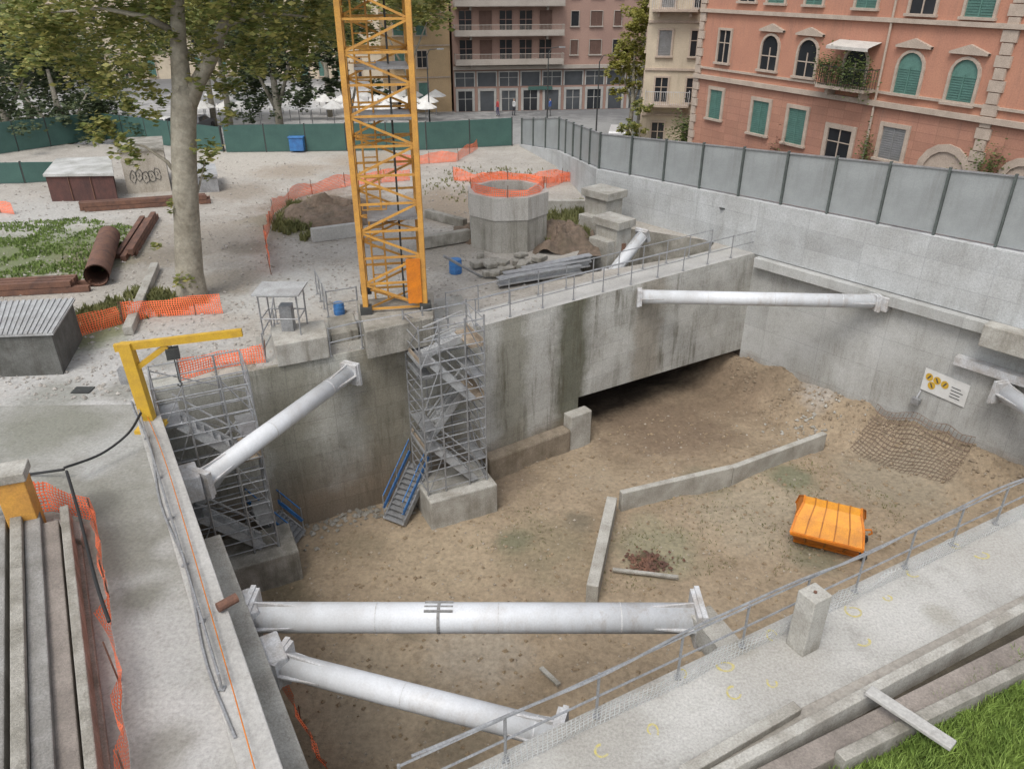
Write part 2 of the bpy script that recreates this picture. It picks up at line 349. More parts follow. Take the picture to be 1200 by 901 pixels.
M_lslab=mat("worn_pavement",(.36,.355,.33),(.26,.255,.225),.8,fine=14,bump=.3,fv=.3,rough=.7,mottle=.3,blobs=[bl_(80,600,1.8,(.24,.235,.20)),bl_(200,760,1.4,(.41,.405,.385)),bl_(60,500,1.5,(.22,.22,.18)),bl_(150,640,1.0,(.21,.205,.175)),bl_(230,860,1.0,(.45,.44,.42)),bl_(140,520,.7,(.37,.37,.35)),bl_(165,700,.5,(.19,.185,.155)),bl_(110,550,.4,(.38,.38,.36)),bl_(200,640,.35,(.36,.355,.335)),bl_(190,880,.5,(.27,.26,.23)),bl_(120,590,.5,(.16,.155,.13))])
sheet("pavement",[sl],.006,M_lslab,"worn damp grey concrete paving beside the pit")
sheet("path",[[wc+nB*1.25-dB*1,c2+nB*1.25,c2,wc]],.02,M_slab,"concrete walkway on top of the deep beam")
sheet("path",[[P(300,432),P(300,395),P(540,345),P(560,384)]],.012,mat("dusty_concrete",(.43,.42,.39),(.28,.27,.235),.8,bump=.3,mottle=.3),"dusty concrete strip behind the pit wall")
b=MB(); b.box(P(97,457,.02),(.5,.35,.03)); T(b.out("drain_cover",M_dark),"small dark metal drain cover in the gravel","drain cover")
b=MB()
for i in range(len(hole2)):
    p,q=hole2[i],hole2[(i+1)%len(hole2)]; b.add([atz(p,-2.5),atz(q,-2.5),atz(q,-.001),atz(p,-.001)],[(0,1,2,3)])
b.add([atz(p,-2.5) for p in hole2],[list(range(len(hole2)))])
T(b.out("sunken_bay",M_dconc),"small sunken concrete bay behind the deep beam","pit")

# ---- struts
M_primer=mat("scuffed_primer",(.3,.3,.29),(.2,.19,.18),8)
def strut(p,q,r,label,n=28,collar=True,fk=1.33):
    p=Vector(p);q=Vector(q); d=(q-p).normalized(); e=E("steel_strut",(p+q)/2)
    b=MB(); b.chain([p,q],r,n); o=b.out("pipe",M_white,parent=e,smooth=False,rot=math.atan2(d.y,d.x))
    o.data.polygons.foreach_set("use_smooth",[len(pl.vertices)==4 for pl in o.data.polygons])
    L=(q-p).length; k=1
    while k*2.4<L:
        b=MB(); b.chain([p+d*(k*2.4-.012),p+d*(k*2.4+.012)],r*1.012,n); k+=1
        b.out("weld_seam",M_whiteb,parent=e)
    for c,sg in((p,1),(q,-1)):
        b=MB(); b.beam(c-d*.06*sg,c+d*.02*sg,r*2*fk,r*2*fk)
        b.beam(c-d*.16*sg,c-d*.061*sg,r*2.2*fk,r*2.2*fk)
        s=d.cross(V(0,0,1)).normalized(); up=s.cross(d)
        for w in(s,-s,up,-up):
            a0=c+d*.02*sg
            vs=[a0+w*r*.95,a0+w*r*fk,a0+d*sg*.8+w*r*1.0]
            t=w.cross(d)*.02
            b.add([x+t for x in vs]+[x-t for x in vs],[(0,1,2),(5,4,3),(0,3,4,1),(1,4,5,2),(2,5,3,0)])
        b.out("end_bracket",M_whiteb,parent=e)
    if collar:
        b=MB(); c=p.lerp(q,.42); s=d.cross(V(0,0,1)).normalized()
        b.chain([c-d*.03,c+d*.03],r*1.04,n)
        for k in(-.12,.0,.12): b.beam(c-d*.28+V(0,0,r*.93)+s*k,c+d*.28+V(0,0,r*.93)+s*k,.035,.06)
        b.out("welded_collar",M_primer,parent=e)
    return T(e,label,"strut","steel struts bracing the pit")
strut(P(300,723,-1.2),P(812,724,-1.2),.30,"thick white steel pipe strut spanning the pit corner")
strut(P(335,779,-1.25),P(650,860,-1.2),.235,"white steel pipe strut running diagonally under the slab",collar=False)
strut(P(238,562,-.9),P(408,438,-.6),.25,"white steel pipe strut from pit edge to back wall",collar=False)
dl=W(748,346,wc,c2)-nB*.15; dr=W(1030,350,c2,r2)-nR*.4
strut(dl,dr,.25,"far white steel strut across the pit corner",collar=False,fk=1.12)
strut(P(716,322,-.9),P(752,277,.2),.25,"short white steel strut behind the deep beam",collar=False,fk=1.1)
strut(W(1183,455,c2,r2)-nR*.45,W(1183,455,c2,r2)-nR*.45+V(1.2,-4.5,-.2),.28,"white steel strut fixed to the smooth pit wall",collar=False)
b=MB(); b.beam(P(812,724,-1.2)+V(.1,0,0),V(P(870,752,-1.2).x,P(870,752,-1.2).y-1.2,-1.2),.5,.5); T(b.out("strut_support",M_conc),"concrete corbel carrying a strut end","corbel")
for p in (P(286,722,-1.2),P(318,775,-1.25),P(222,566,-.9)):
    b=MB(); b.box(p,(.5,.75,.7),math.atan2(dL.y,dL.x)+math.pi/2); T(b.out("strut_support",M_whiteb,bevel=.03),"white steel bearing block at a strut end","bracket")
p=W(1170,437,c2,r2)-nR*.2; b=MB(); b.beam(p-dR*1.3+V(0,0,.1),p+dR*2.2+V(0,0,.1),.35,.3); T(b.out("waler_beam",M_whiteb),"short white steel waler on the pit wall","beam")
p=W(1035,352,c2,r2)-nR*.2; b=MB(); b.box(p,(.7,.4,.55),math.atan2(dR.y,dR.x)); T(b.out("strut_support",M_whiteb,bevel=.03),"white steel bearing block on the smooth wall","bracket")

# ---- sign on right wall
sa,sb=W(1086,430,c2,r2)-nR*.05,W(1139,449,c2,r2)-nR*.05
hb=W(1085,457,c2,r2).z
e=E("banner_sign",sa)
b=MB(); b.add([atz(sa,hb),atz(sb,hb-.12),atz(sb,sa.z-.12),atz(sa,sa.z)],[(0,1,2,3)]); b.out("panel",mat("white_banner",(.66,.66,.64),(.56,.56,.54),2,bump=.02,fv=.08),parent=e)
off=-nR*.012
def onb(s,t,o=0): return atz(sa.lerp(sb,s),hb+(sa.z-hb)*t-.12*s)+off-nR*o
for j,(cx,cy) in enumerate(((.13,.66),(.31,.64),(.49,.60),(.22,.34))):
    b=MB(); b.add([onb(cx+.085*math.cos(a*math.pi/8),cy+.17*math.sin(a*math.pi/8)) for a in range(16)],[list(range(16))]); b.out("emblem",M_yel2,parent=e)
M_print=mat("dark_print",(.1,.1,.1),(.07,.07,.07),4)
for j,(cx,cy) in enumerate(((.13,.66),(.31,.64),(.49,.60),(.22,.34))):
    b=MB(); s1=(-1)**j; b.add([onb(cx-.045,cy-.09*s1,.004),onb(cx-.015,cy-.1*s1,.004),onb(cx+.045,cy+.08*s1,.004),onb(cx+.01,cy+.1*s1,.004)],[(0,1,2,3)] if s1>0 else [(3,2,1,0)]); b.out("pictogram",M_print,parent=e)
for k in range(4):
    b=MB(); w_=U(.2,.3); b.add([onb(.64,.2+.14*k,.002),onb(.64+w_,.2+.14*k,.002),onb(.64+w_,.235+.14*k,.002),onb(.64,.235+.14*k,.002)],[(0,1,2,3)]); b.out("text_line",M_print,parent=e)
T(e,"white site banner with yellow and black symbols","sign")
p=W(1077,467,c2,r2)-nR*.25; b=MB(); b.box(p,(.28,.22,.22),-.9); b.beam(p+V(0,0,.1),p+V(0,0,.35)+nR*.2,.04,.04)  # plain box on a bracket arm, gives no light
T(b.out("bracket_box",M_galv),"small grey bracket box fixed to the pit wall","lamp")

# ---- fences
def fence(pts,tops,label,mp,mpost,step=2.0,name="site_fence",thick=.05,pw=.07):
    e=E(name,pts[0]); 
    segs=[]
    for i in range(len(pts)-1):
        L=(atz(pts[i+1],0)-atz(pts[i],0)).length; n=max(1,round(L/step))
        for k in range(n): 
            segs.append((pts[i].lerp(pts[i+1],k/n),pts[i].lerp(pts[i+1],(k+1)/n),tops[i]+(tops[i+1]-tops[i])*k/n,tops[i]+(tops[i+1]-tops[i])*(k+1)/n))
    for a,c,ta,tc_ in segs:
        d,nn=nrm(a,c); w=thick
        b=MB(); a2=a+d*.04;c_=c-d*.04
        j=U(-.015,.015)
        b.prism([a2+nn*j,c_+nn*j,c_+nn*(w+j),a2+nn*(w+j)],[a.z+.04,c.z+.04,c.z+.04,a.z+.04],[ta,tc_,tc_,ta])
        b.out("panel",mp,parent=e,rot=math.atan2(d.y,d.x))
        b=MB(); b.box(V(a.x,a.y,(a.z+ta)/2+.03)-nn*.03,(pw,.12,ta-a.z+.1),math.atan2(d.y,d.x)); b.out("post",mpost,parent=e)
        b=MB(); b.beam(a2+V(0,0,ta-a.z)-nn*.005,c_+V(0,0,tc_-c.z)-nn*.005,.07,.05); b.out("top_rail",M_galv if mp is M_gpanel else mp,parent=e)
    return T(e,label,"fence")
fence([FC[1]+V(0,0,.1),FC[0]+V(0,0,.5),atz(UA+nR*.15,1.92),atz(UB+nR*.15,2.62)],[1.7,2.7,3.5,5.35],"tall grey noise barrier fence of sheet panels on a wall",M_gpanel,M_fpost,1.9)
hp=lambda u,v:P(u,v,0)
fence([hp(600,171),hp(500,176),hp(265,179)],[1.75,1.7,1.65],"dark green sheet hoarding around the yard",M_green,M_dark,2.4,"hoarding")
fence([hp(262,178),hp(120,163),hp(60,172),hp(-60,190)],[1.5,1.7,1.8,1.9],"dark green hoarding below the trees",M_green,M_dark,2.4,"hoarding")
fence([hp(75,212),hp(30,215),hp(-60,217)],[1.0,1.1,1.1],"low dark green barrier beside the cabins",M_green,M_dark,2.4,"hoarding")

def ribbon(name,pts,h,m,label,cat="netting",group="orange safety netting",sub=.4,wob=.06,sag=.15,posts=True,lean=0):
    P2=[]
    for i in range(len(pts)-1):
        L=(pts[i+1]-pts[i]).length; n=max(1,int(L/sub))
        for k in range(n): P2.append(pts[i].lerp(pts[i+1],k/n))
    P2.append(pts[-1]); e=E(name,pts[0]); b=MB(); b.uv=[]; s=0
    for i,p in enumerate(P2):
        if i: s+=(p-P2[i-1]).length
        o=V(U(-wob,wob),U(-wob,wob)); hh=h*(1-sag*abs(math.sin(s*1.1))*U(.5,1.2))
        for r_ in range(4):
            b.v.append(p+V(0,0,.03+hh*r_/3)+o*(r_/3)+V(U(-wob,wob),U(-wob,wob))*.4+V(0,lean*r_/3)); b.uv.append((s,hh*r_/3+.01))
        if i:
            for r_ in range(3):
                a=(i-1)*4+r_; b.f.append([a,a+4,a+5,a+1]); b.m.append(0)
    b.out("net",m,parent=e)
    if posts:
        acc=99
        for i,p in enumerate(P2):
            if acc>1.9: b=MB(); b.tube(p,p+V(U(-.06,.06),0,h*1.05),.015,5); acc=0; b.out("stake",M_rust,parent=e)
            if i<len(P2)-1: acc+=(P2[i+1]-p).length
    return T(e,label,cat,group)
nt_=lambda l:[P(u,v,0) for u,v in l]
ribbon("safety_net",nt_([(-10,440),(60,412),(85,398),(145,380)]),.75,M_net,"orange safety netting beside the sheet roofed shed",sag=.25)
ribbon("safety_net",nt_([(145,380),(180,372),(262,368)]),.75,M_net,"orange safety netting around the plane tree",sag=.25)
ribbon("safety_net",nt_([(318,322),(312,285),(322,250),(350,232),(412,218),(480,212)]),.75,M_net,"orange netting around the soil heap",sag=.3)
ribbon("safety_net",nt_([(462,195),(535,190),(560,175)]),.7,M_net,"orange netting beside the crane mast",sag=.3)
ribbon("safety_net",nt_([(532,212),(600,218),(690,212)]),.75,M_net,"orange netting behind the round shaft",sag=.4)
ribbon("safety_net",nt_([(640,222),(690,203)]),.6,M_net,"orange netting running to the fence",sag=.3)
ribbon("safety_net",nt_([(212,447),(262,432),(312,425)]),.7,M_net,"faded orange netting at the pit wall edge",sag=.4)
ribbon("safety_net",nt_([(-40,245),(18,252)]),.6,M_net,"orange netting beside the dark hoarding")
ribbon("safety_net",nt_([(20,605),(60,600),(112,612),(128,700),(152,900),(156,960)]),.85,M_net,"orange netting around the stacked precast girders",sag=.35,wob=.09)
ribbon("safety_net",[P(262,668,-5.65),P(300,745,-5.65),P(345,830,-5.65),P(385,905,-5.65)],.5,M_net,"crumpled orange netting on the pit floor",sag=.5,wob=.15)
ribbon("wire_fence",[atz(f1-dF*2-nF*.3,0),atz(f1+dF*15-nF*.3,0)],.62,M_wire,"crumpled wire mesh along the slab edge","wire mesh",None,sag=.25,wob=.06,posts=False,lean=-.12)
b=MB(); b.uv=[]
ga=c2+dR*6.2-nR*.12; gb2=c2+dR*9.7-nR*.12
for j in range(13):
    for i in range(25):
        s,t=i/24,j/12; p=ga.lerp(gb2,s)-nR*(t*1.55+.1*math.sin(s*5)*t); zz=pitz(p.x,p.y)+.06
        if t<.17: zz=pitz(p.x,p.y)+.06+(.17-t)*2.2
        b.v.append(V(p.x,p.y,zz)); b.uv.append((s*3.6+t*.3,t*2.1+.01))
for j in range(12):
    for i in range(24):
        a=j*25+i; b.f.append([a,a+1,a+26,a+25]); b.m.append(0)
T(b.out("rebar_mesh",M_rebar),"rusty reinforcing mesh pinned on the earth bank","rebar mesh")

# ---- railings
def railing(path,h,label,step=1.5,rails=(1,.5),r=.022,m=M_galv,name="railing",lean=V(0,0)):
    e=E(name,path[0])
    for f in rails: b=MB(); b.chain([p+V(0,0,h*f)+lean*f for p in path],r,6); b.out("rail",m,parent=e)
    for i in range(len(path)-1):
        L=(path[i+1]-path[i]).length; n=max(1,round(L/step))
        for k in range(n+(1 if i==len(path)-2 else 0)):
            p=path[i].lerp(path[i+1],k/n); b=MB(); b.tube(p,p+V(0,0,h+.03)+lean,r*1.15,6); b.box(p+V(0,0,.02),(.1,.1,.02)); b.out("post",m,parent=e)
    return T(e,label,"railing")
fi=lambda t,o=.15,z=.01: atz(f1+dF*t-nF*o,z)
railing([fi(-1.2),fi(3.5),fi(9),fi(16)],.92,"galvanised steel railing along the slab edge",1.35,(1,.5),r=.02)
b=MB(); b.chain([fi(t,.15+.05*math.sin(t),.97+.02*math.sin(t*2.3)) for t in [x*.5 for x in range(-2,33)]],.022,6); T(b.out("cable",M_galv),"grey hose tied along the railing top","cable")
railing([atz(wc+nB*.12,.02),atz(c2+nB*.12,.02)],.9,"thin steel railing on the pit side of the walkway",1.3,r=.018)
railing([atz(wc+nB*1.15-dB*.5,.02),atz(c2+nB*1.15-dB*1.4,.02)],.9,"thin steel railing on the far side of the walkway",1.3,r=.018)
li=lambda t,o=.45,z=.28: atz(c1+dL*t-nL*o,z)
railing([li(1.2),li(5),li(11.5)],.32,"low pipe rail along the pit kerb",1.6,(1,.45),r=.022)
b=MB(); b.chain([li(t,.5+.06*math.sin(t*1.3),.31) for t in [x*.5 for x in range(2,26)]],.025,6); T(b.out("cable",M_galv),"grey electric cable along the pit kerb","cable")

# ---- tower crane
cb=P(463,352,.9); cb=V(cb.x,cb.y,.92)
e=E("tower_crane",cb); rz=.17; hw=.9
ax=V(math.cos(rz),math.sin(rz)); ay=V(-math.sin(rz),math.cos(rz))
def cc(i,z): 
    sx,sy=[(-1,-1),(1,-1),(1,1),(-1,1)][i%4]; return cb+ax*sx*hw+ay*sy*hw+V(0,0,z)
HT=24; ph=.8
for i in range(4):
    b=MB(); b.beam(cc(i,0),cc(i,HT),.15,.15); b.out("leg",M_yel,parent=e)
b=MB(); z=0.1;k=0
while z<HT-ph:
    for i in range(4):
        b.beam(cc(i,z),cc(i+1,z),.06,.06)
        if (k+i)%2: b.beam(cc(i,z),cc(i+1,z+ph),.06,.06)
        else: b.beam(cc(i+1,z),cc(i,z+ph),.06,.06)
    if k%3==0: b.beam(cc(0,z),cc(2,z),.05,.05); b.beam(cc(1,z),cc(3,z),.05,.05)
    z+=ph;k+=1
b.out("lattice_bracing",M_yel,parent=e)
for z in(2.8,5.6,6.9,8.6,11.4,14.2,17):
    b=MB(); b.box(cb+V(0,0,z)+ax*.1,(1.45,1.5,.07),rz); b.out("platform",M_galv,parent=e)
b=MB()
for s in(-.2,.2): b.beam(cb+ax*(-.4+s)+ay*.2,cb+ax*(-.4+s)+ay*.2+V(0,0,HT-1),.05,.05)
for k in range(75): b.beam(cb+ax*-.6+ay*.2+V(0,0,.3*k+.2),cb+ax*-.2+ay*.2+V(0,0,.3*k+.2),.03,.03)
for z in range(3,22): 
    for s in (-.35,.35): b.beam(cb+ax*(-.4+s)-ay*.35+V(0,0,z*1.0),cb+ax*(-.4+s)+ay*.2+V(0,0,z*1.0),.03,.03)
    b.beam(cb+ax*(-.75)-ay*.35+V(0,0,z*1.0),cb+ax*(-.05)-ay*.35+V(0,0,z*1.0),.03,.03)
b.out("ladder",M_yel,parent=e)
b=MB(); b.chain([cb+ax*.3+V(0,0,z)+ay*.1*math.sin(z) for z in range(0,24)],.03,6); b.out("power_cable",M_dark,parent=e)
b=MB(); b.box(cb+ax*.6-ay*1.0+V(0,0,.95),(.42,.04,1.4),rz); b.out("warning_panel",M_or,parent=e)
for i in range(4):
    b=MB(); b.box(cc(i,.08),(.35,.35,.25),rz); b.out("foot",M_dark,parent=e)
T(e,"yellow lattice tower crane mast on a concrete block","tower crane")
def blk(name,px,zt,zb,m,label,cat,bev=.03):
    b=MB(); b.prism([P(u,v,zt) for u,v in px],zb,zt); 
    p,q=P(*px[0],zt),P(*px[1],zt)
    return T(b.out(name,m,bevel=bev,rot=math.atan2(q.y-p.y,q.x-p.x)),label,cat)
blk("crane_foundation",[(428,389),(508,372),(508,342),(418,352)],.9,.0,M_dconc,"stained concrete foundation block under the yellow crane","foundation")
blk("concrete_block",[(322,405),(384,394),(380,374),(316,383)],.7,.0,M_conc,"square concrete block at the pit wall edge","concrete block")
blk("concrete_block",[(388,392),(420,386),(414,366),(384,372)],.35,.0,M_dconc,"low concrete block next to the crane base","concrete block")
pc=P(335,386,.7); e=E("canopy_stand",pc); b=MB()
for sx in(-.55,.55):
    for sy in(-.4,.4): b.tube(pc+V(sx,sy,0),pc+V(sx,sy,1.25),.025,6)
for z in (.5,1.2):
    for sy in(-.4,.4): b.tube(pc+V(-.55,sy,z),pc+V(.55,sy,z),.02,6)
    for sx in(-.55,.55): b.tube(pc+V(sx,-.4,z),pc+V(sx,.4,z),.02,6)
b.out("frame",M_galv,parent=e); b=MB(); b.box(pc+V(0,0,1.28),(1.35,1.1,.05)); b.out("roof",M_roof,parent=e)
b=MB(); b.box(pc+V(.1,0,.4),(.35,.3,.8)); b.out("cabinet",M_galv,parent=e)
T(e,"small steel canopy with a control cabinet on a concrete block","canopy")
railing([P(312,425),P(322,405),P(325,380)],.9,"makeshift scaffold tube handrail at the pit wall",.8)
railing([P(388,418),P(425,409),P(480,399)],.9,"scaffold tube handrail below the crane block",.8)
railing([P(372,345),P(385,372),P(420,366)],.9,"scaffold tube handrail beside the crane foundation",.8)
# ---- scaffolding stair towers
def scaffold(c,rz,wx,wy,z0,z1,label,lift=1.5,xtra=None):
    e=E("scaffold_stair",atz(c,z0)); ax=V(math.cos(rz),math.sin(rz)); ay=V(-math.sin(rz),math.cos(rz)); c=atz(c,0)
    def q(x,y,z): return c+ax*x*wx/2+ay*y*wy/2+V(0,0,z)
    b=MB()
    for x in(-1,-.4,.4,1):
        for y in(-1,1): b.tube(q(x,y,z0),q(x,y,z1+1),.028,6)
    z=z0+.15
    while z<z1+1.1:
        for y in(-1,1): b.tube(q(-1,y,z),q(1,y,z),.019,6)
        for x in(-1,1): b.tube(q(x,-1,z),q(x,1,z),.019,6)
        z+=lift/4
    z=z0
    while z<z1:
        zz=min(z+lift,z1+.9)
        b.tube(q(-1,-1,z),q(-.4,-1,zz),.018,5); b.tube(q(1,-1,z),q(.4,-1,zz),.018,5); b.tube(q(1,-1,z),q(1,1,zz),.018,5); b.tube(q(-1,1,z),q(-1,-1,zz),.018,5)
        b.tube(q(-1,1,zz),q(1,1,z),.018,5)
        z+=lift
    b.out("scaffold_frame",M_galv,parent=e)
    z=z0+.1;k=0
    while z<z1-.2:
        zz=min(z+lift,z1); sg=-1 if k%2==0 else 1
        b=MB(); ya=-.5 if k%2==0 else .5
        for yy in(ya-.4,ya+.4): b.beam(q(-.62*sg,yy,z),q(.62*sg,yy,zz),.05,.24)
        for i in range(8):
            t=(i+.5)/8; p=q(-.62*sg,ya,z).lerp(q(.62*sg,ya,zz),t); b.box(p,(.24,wy*.4,.04),rz)
        b.beam(q(-.62*sg,ya-.4,z+.9),q(.62*sg,ya-.4,zz+.9),.04,.04); b.beam(q(-.62*sg,ya-.4,z+.5),q(.62*sg,ya-.4,zz+.5),.03,.03)
        b.out("stair_flight",M_roof,parent=e)
        b=MB(); b.box(q(.8*sg,0,zz),(wx*.24,wy*.96,.06),rz); b.out("platform",M_wood if k%2 else M_galv,parent=e)
        b=MB(); b.box(q(-.8*sg,0,zz-lift*.5),(wx*.2,wy*.9,.05),rz); b.out("platform",M_galv,parent=e)
        b=MB(); b.box(q(.98*sg,0,zz+.12),(.03,wy*.96,.18),rz); b.out("toe_board",M_wood,parent=e)
        z+=lift;k+=1
    if xtra:
        b=MB(); p0,p1=xtra; d=(p1-p0); s=V(-d.y,d.x).normalized()
        for o in(-.38,.38):
            b.beam(p0+s*o,p1+s*o,.05,.2); b.beam(p0+s*o+V(0,0,.9),p1+s*o+V(0,0,.9),.03,.03,1); b.beam(p0+s*o+V(0,0,.45),p1+s*o+V(0,0,.45),.04,.12,1)
            for t in(0,.5,1): b.beam(p0.lerp(p1,t)+s*o,p0.lerp(p1,t)+s*o+V(0,0,.95),.03,.03)
        for i in range(11): b.box(p0.lerp(p1,(i+.5)/11),(.24,.76,.03),math.atan2(d.y,d.x))
        b.out("lower_stair",[M_galv,M_blue],parent=e)
    return T(e,label,"scaffold","scaffold stair towers in the pit")
rzW=math.atan2(dW.y,dW.x)
tc=V(-2.05,21.1)
tb=MB(); tb.box(atz(tc+V(.15,-.15),-5.35),(2.35,1.7,1.3),rzW); T(tb.out("concrete_block",M_conc,rot=rzW,bevel=.05),"pale concrete plinth under the tall stair tower","concrete block")
scaffold(tc,rzW,2.05,1.35,-4.7,.2,"tall grey scaffold stair tower against the pit wall",xtra=(P(462,612,-5.7),P(492,545,-4.4)))
tc2=V(-8.15,17.75)
tb=MB(); tb.box(atz(tc2+V(.55,-.15),-5.35),(2.4,1.5,1.2),rzW); T(tb.out("concrete_block",M_dconc,rot=rzW,bevel=.05),"mossy concrete plinth under the corner stair scaffold","concrete block")
scaffold(tc2,rzW,2.3,1.35,-4.75,.0,"grey scaffold stair tower in the pit corner",xtra=(P(350,632,-5.7),P(300,592,-4.6)))

# ---- yellow jib hoist
jb=P(178,502,0); jt=V(jb.x-.12,jb.y,2.35)
e=E("jib_hoist",jb); b=MB(); b.beam(jb,jt,.3,.22); b.box(jb+V(0,0,.05),(.6,.6,.1)); b.out("column",M_yel2,parent=e)
je=P(283,385,2.5); jd=(je-jt); jd.z=0; jd=jd.normalized()
b=MB(); b.beam(jt+V(0,0,-.1)-jd*.25,V(je.x,je.y,2.4),.12,.18); b.beam(jt+V(0,0,-.75),jt+jd*.9+V(0,0,-.15),.09,.12); b.out("jib_arm",M_yel2,parent=e)
b=MB(); h=jt+jd*1.0; b.box(h+V(0,0,-.35),(.3,.22,.26),.4); b.tube(h+V(0,0,-.1),h+V(0,0,-1.1),.012,5); b.chain([h+V(0,0,-1.1),h+V(.06,0,-1.18),h+V(0,0,-1.26),h+V(-.06,0,-1.2)],.02,6); b.out("hoist",M_dark,parent=e)
b=MB(); b.box(jb+V(-.3,0,1.5),(.25,.2,.4)); b.out("control_box",M_galv,parent=e)
T(e,"yellow jib crane with hoist at the pit corner","jib crane")

# ---- concrete low walls on pit floor
def lowwall(a,c,h,label,th=.22):
    d,n=nrm(a,c); b=MB()
    b.prism([a,c,c+n*th,a+n*th],-6.2,[a.z+h,c.z+h,c.z+h,a.z+h]); T(b.out("barrier_wall",M_conc,rot=math.atan2(d.y,d.x),bevel=.02),label,"low wall","low concrete walls on the pit floor")
z_=-5.7
lowwall(P(700,706,z_),P(722,600,z_),.6,"low concrete wall edging the earth floor",.34)
lowwall(P(728,597,z_),P(857,566,z_),.65,"long low concrete wall across the pit floor")
lowwall(P(858,565,z_),P(966,524,z_),.6,"low concrete wall with broken end near the bank")
b=MB(); b.beam(P(718,667,-5.6),P(795,676,-5.6),.12,.06); T(b.out("plank",M_conc),"narrow plank lying on the pit floor","plank")
b=MB(); b.beam(P(634,782,-5.6),P(655,802,-5.5),.12,.05); T(b.out("plank",M_conc),"small pale board on the pit floor","plank")
b=MB(); b.beam(P(608,500,-5.7),P(606,500,-5.7)+V(0,.1,1.0),.1,.06); T(b.out("plank",M_wood),"upright timber leaning on the wall footing","plank")
b=MB(); b.beam(P(322,618,-5.6),P(338,660,-5.7),.1,.05); T(b.out("plank",M_wood),"dark timber leaning by the mossy plinth","plank")

# ---- orange skip
def skip():
    c=P(966,634,-5.7); c=V(c.x,c.y,-5.68); rz=math.radians(-24); e=E("debris_skip",c)
    ax=V(math.cos(rz),math.sin(rz)); ay=V(-math.sin(rz),math.cos(rz)); L=1.04
    prof=[(-.45,.1),(.42,.1),(.80,.62),(.66,1.02),(.28,1.30),(-.12,1.30),(-.55,1.05),(-.84,.62)]
    zs={.1:.84,.62:1.0,1.02:.93,1.05:.93,1.30:.80}
    n=len(prof); b=MB(); X=lambda z:zs[z]*L
    def pt(f,i): y,z=prof[i%n]; return c+ax*(f*X(z))+ay*y+V(0,0,z)
    vs=[pt(f,i) for f in(-1,1) for i in range(n)]
    b.add(vs,[list(range(n)),list(range(n,2*n))[::-1]])
    for i in range(n): b.add([vs[i],vs[n+i],vs[n+(i+1)%n],vs[(i+1)%n]],[(0,1,2,3)],1 if i in(2,3,4,5,6) else 0)
    b.out("body",[M_or,M_or2],parent=e)
    for k in range(6):
        f=-.985+1.97*k/5; b=MB()
        for i in (2,3,4,5,6):
            a,q=pt(f,i),pt(f,i+1); m_=c+V(0,0,.7); b.beam(a+(a-m_)*.012,q+(q-m_)*.012,.035 if 0<k<5 else .06,.035)
        b.out("rib",M_or3 if 0<k<5 else M_or,parent=e)
    b=MB(); b.beam(pt(-1,7)-ay*.03,pt(1,7)-ay*.03,.07,.09); b.out("rim",M_or,parent=e)
    b=MB(); b.beam(pt(-1,2)+ay*.03,pt(1,2)+ay*.03,.07,.09); b.out("rim",M_or,parent=e)
    for x in (-.6,0,.6):
        b=MB(); b.beam(c+ax*x*L-ay*.84+V(0,0,.58),c+ax*x*L*.88-ay*.48+V(0,0,.12),.05,.05); b.out("stiffener",M_or3,parent=e)
    for y in(-.35,.35):
        b=MB(); b.beam(c-ax*.9+ay*y+V(0,0,.03),c+ax*1.1+ay*y+V(0,0,.03),.1,.14); b.out("runner",M_or,parent=e)
    for y in(-.45,.45):
        b=MB(); p=c+ax*1.12+ay*y+V(0,0,.12); b.tube(p-ay*.06,p+ay*.06,.12,14); b.beam(p,c+ax*L*.95+ay*y+V(0,0,.5),.07,.07,1); b.out("roller",[M_dark,M_or],parent=e)
    b=MB(); b.chain([c+ax*L*.96+V(0,0,.75),c+ax*1.2+V(0,0,.82),c+ax*1.24+V(0,0,.7),c+ax*1.16+V(0,0,.62)],.03,8); b.out("lifting_hook",M_or,parent=e)
    T(e,"orange steel debris skip with faceted humped lid on earth","skip")
skip()

# ---- concrete post on slab
p=P(940,757,0); b=MB(); b.box(p+V(0,0,.6),(.4,.36,1.2),.5)
T(b.out("concrete_post",M_conc,rot=.5,bevel=.02),"square grey concrete post standing on the slab","concrete post")
b=MB(); b.tube(p+V(0,0,1.2),p+V(0,0,1.225),.03,8); T(b.out("bolt",M_rust),"rusty bolt set in the post top","bolt")
def lb(u0,v0,u1,v1,z,w,h,m,label,cat="concrete beam",grp="precast beams beside the slab"):
    a,c=P(u0,v0,z),P(u1,v1,z); b=MB(); b.beam(a-V(0,0,h/2),c-V(0,0,h/2),w,h); d=c-a; T(b.out("concrete_beam",m,rot=math.atan2(d.y,d.x),bevel=.015),label,cat,grp)
sheet("ground_strip",[[P(820,925),P(1280,685),P(1300,760),P(960,960)]],.016,mat("dark_gap_ground",(.10,.085,.06),(.06,.05,.035),3,bump=.5),"dark flat strip in the gap between the precast beams")  # dark gap between the beams put into the colour of a flat sheet
lb(800,925,1260,678,.42,.16,.42,M_conc,"long concrete edge beam along the slab")
lb(890,915,1270,722,.30,.34,.30,M_brownconc,"second weathered concrete beam beside the slab")
lb(985,885,1270,745,.42,.18,.42,M_dconc,"moss stained concrete beam beside the grass")
lb(1018,806,1118,872,.62,.2,.07,M_slab,"pale board laid across the concrete beams","plank")
lb(800,903,935,825,.16,.18,.14,M_conc,"loose concrete sleeper on the slab")
gs=[P(860,990),P(1000,880),P(1062,845),P(1280,722),P(1500,760),P(1300,1100)]
sheet("grass_ground",[gs],.03,mat("dark_soil",(.10,.11,.05),(.14,.13,.08),3,bump=.6),"soil under the grass verge")
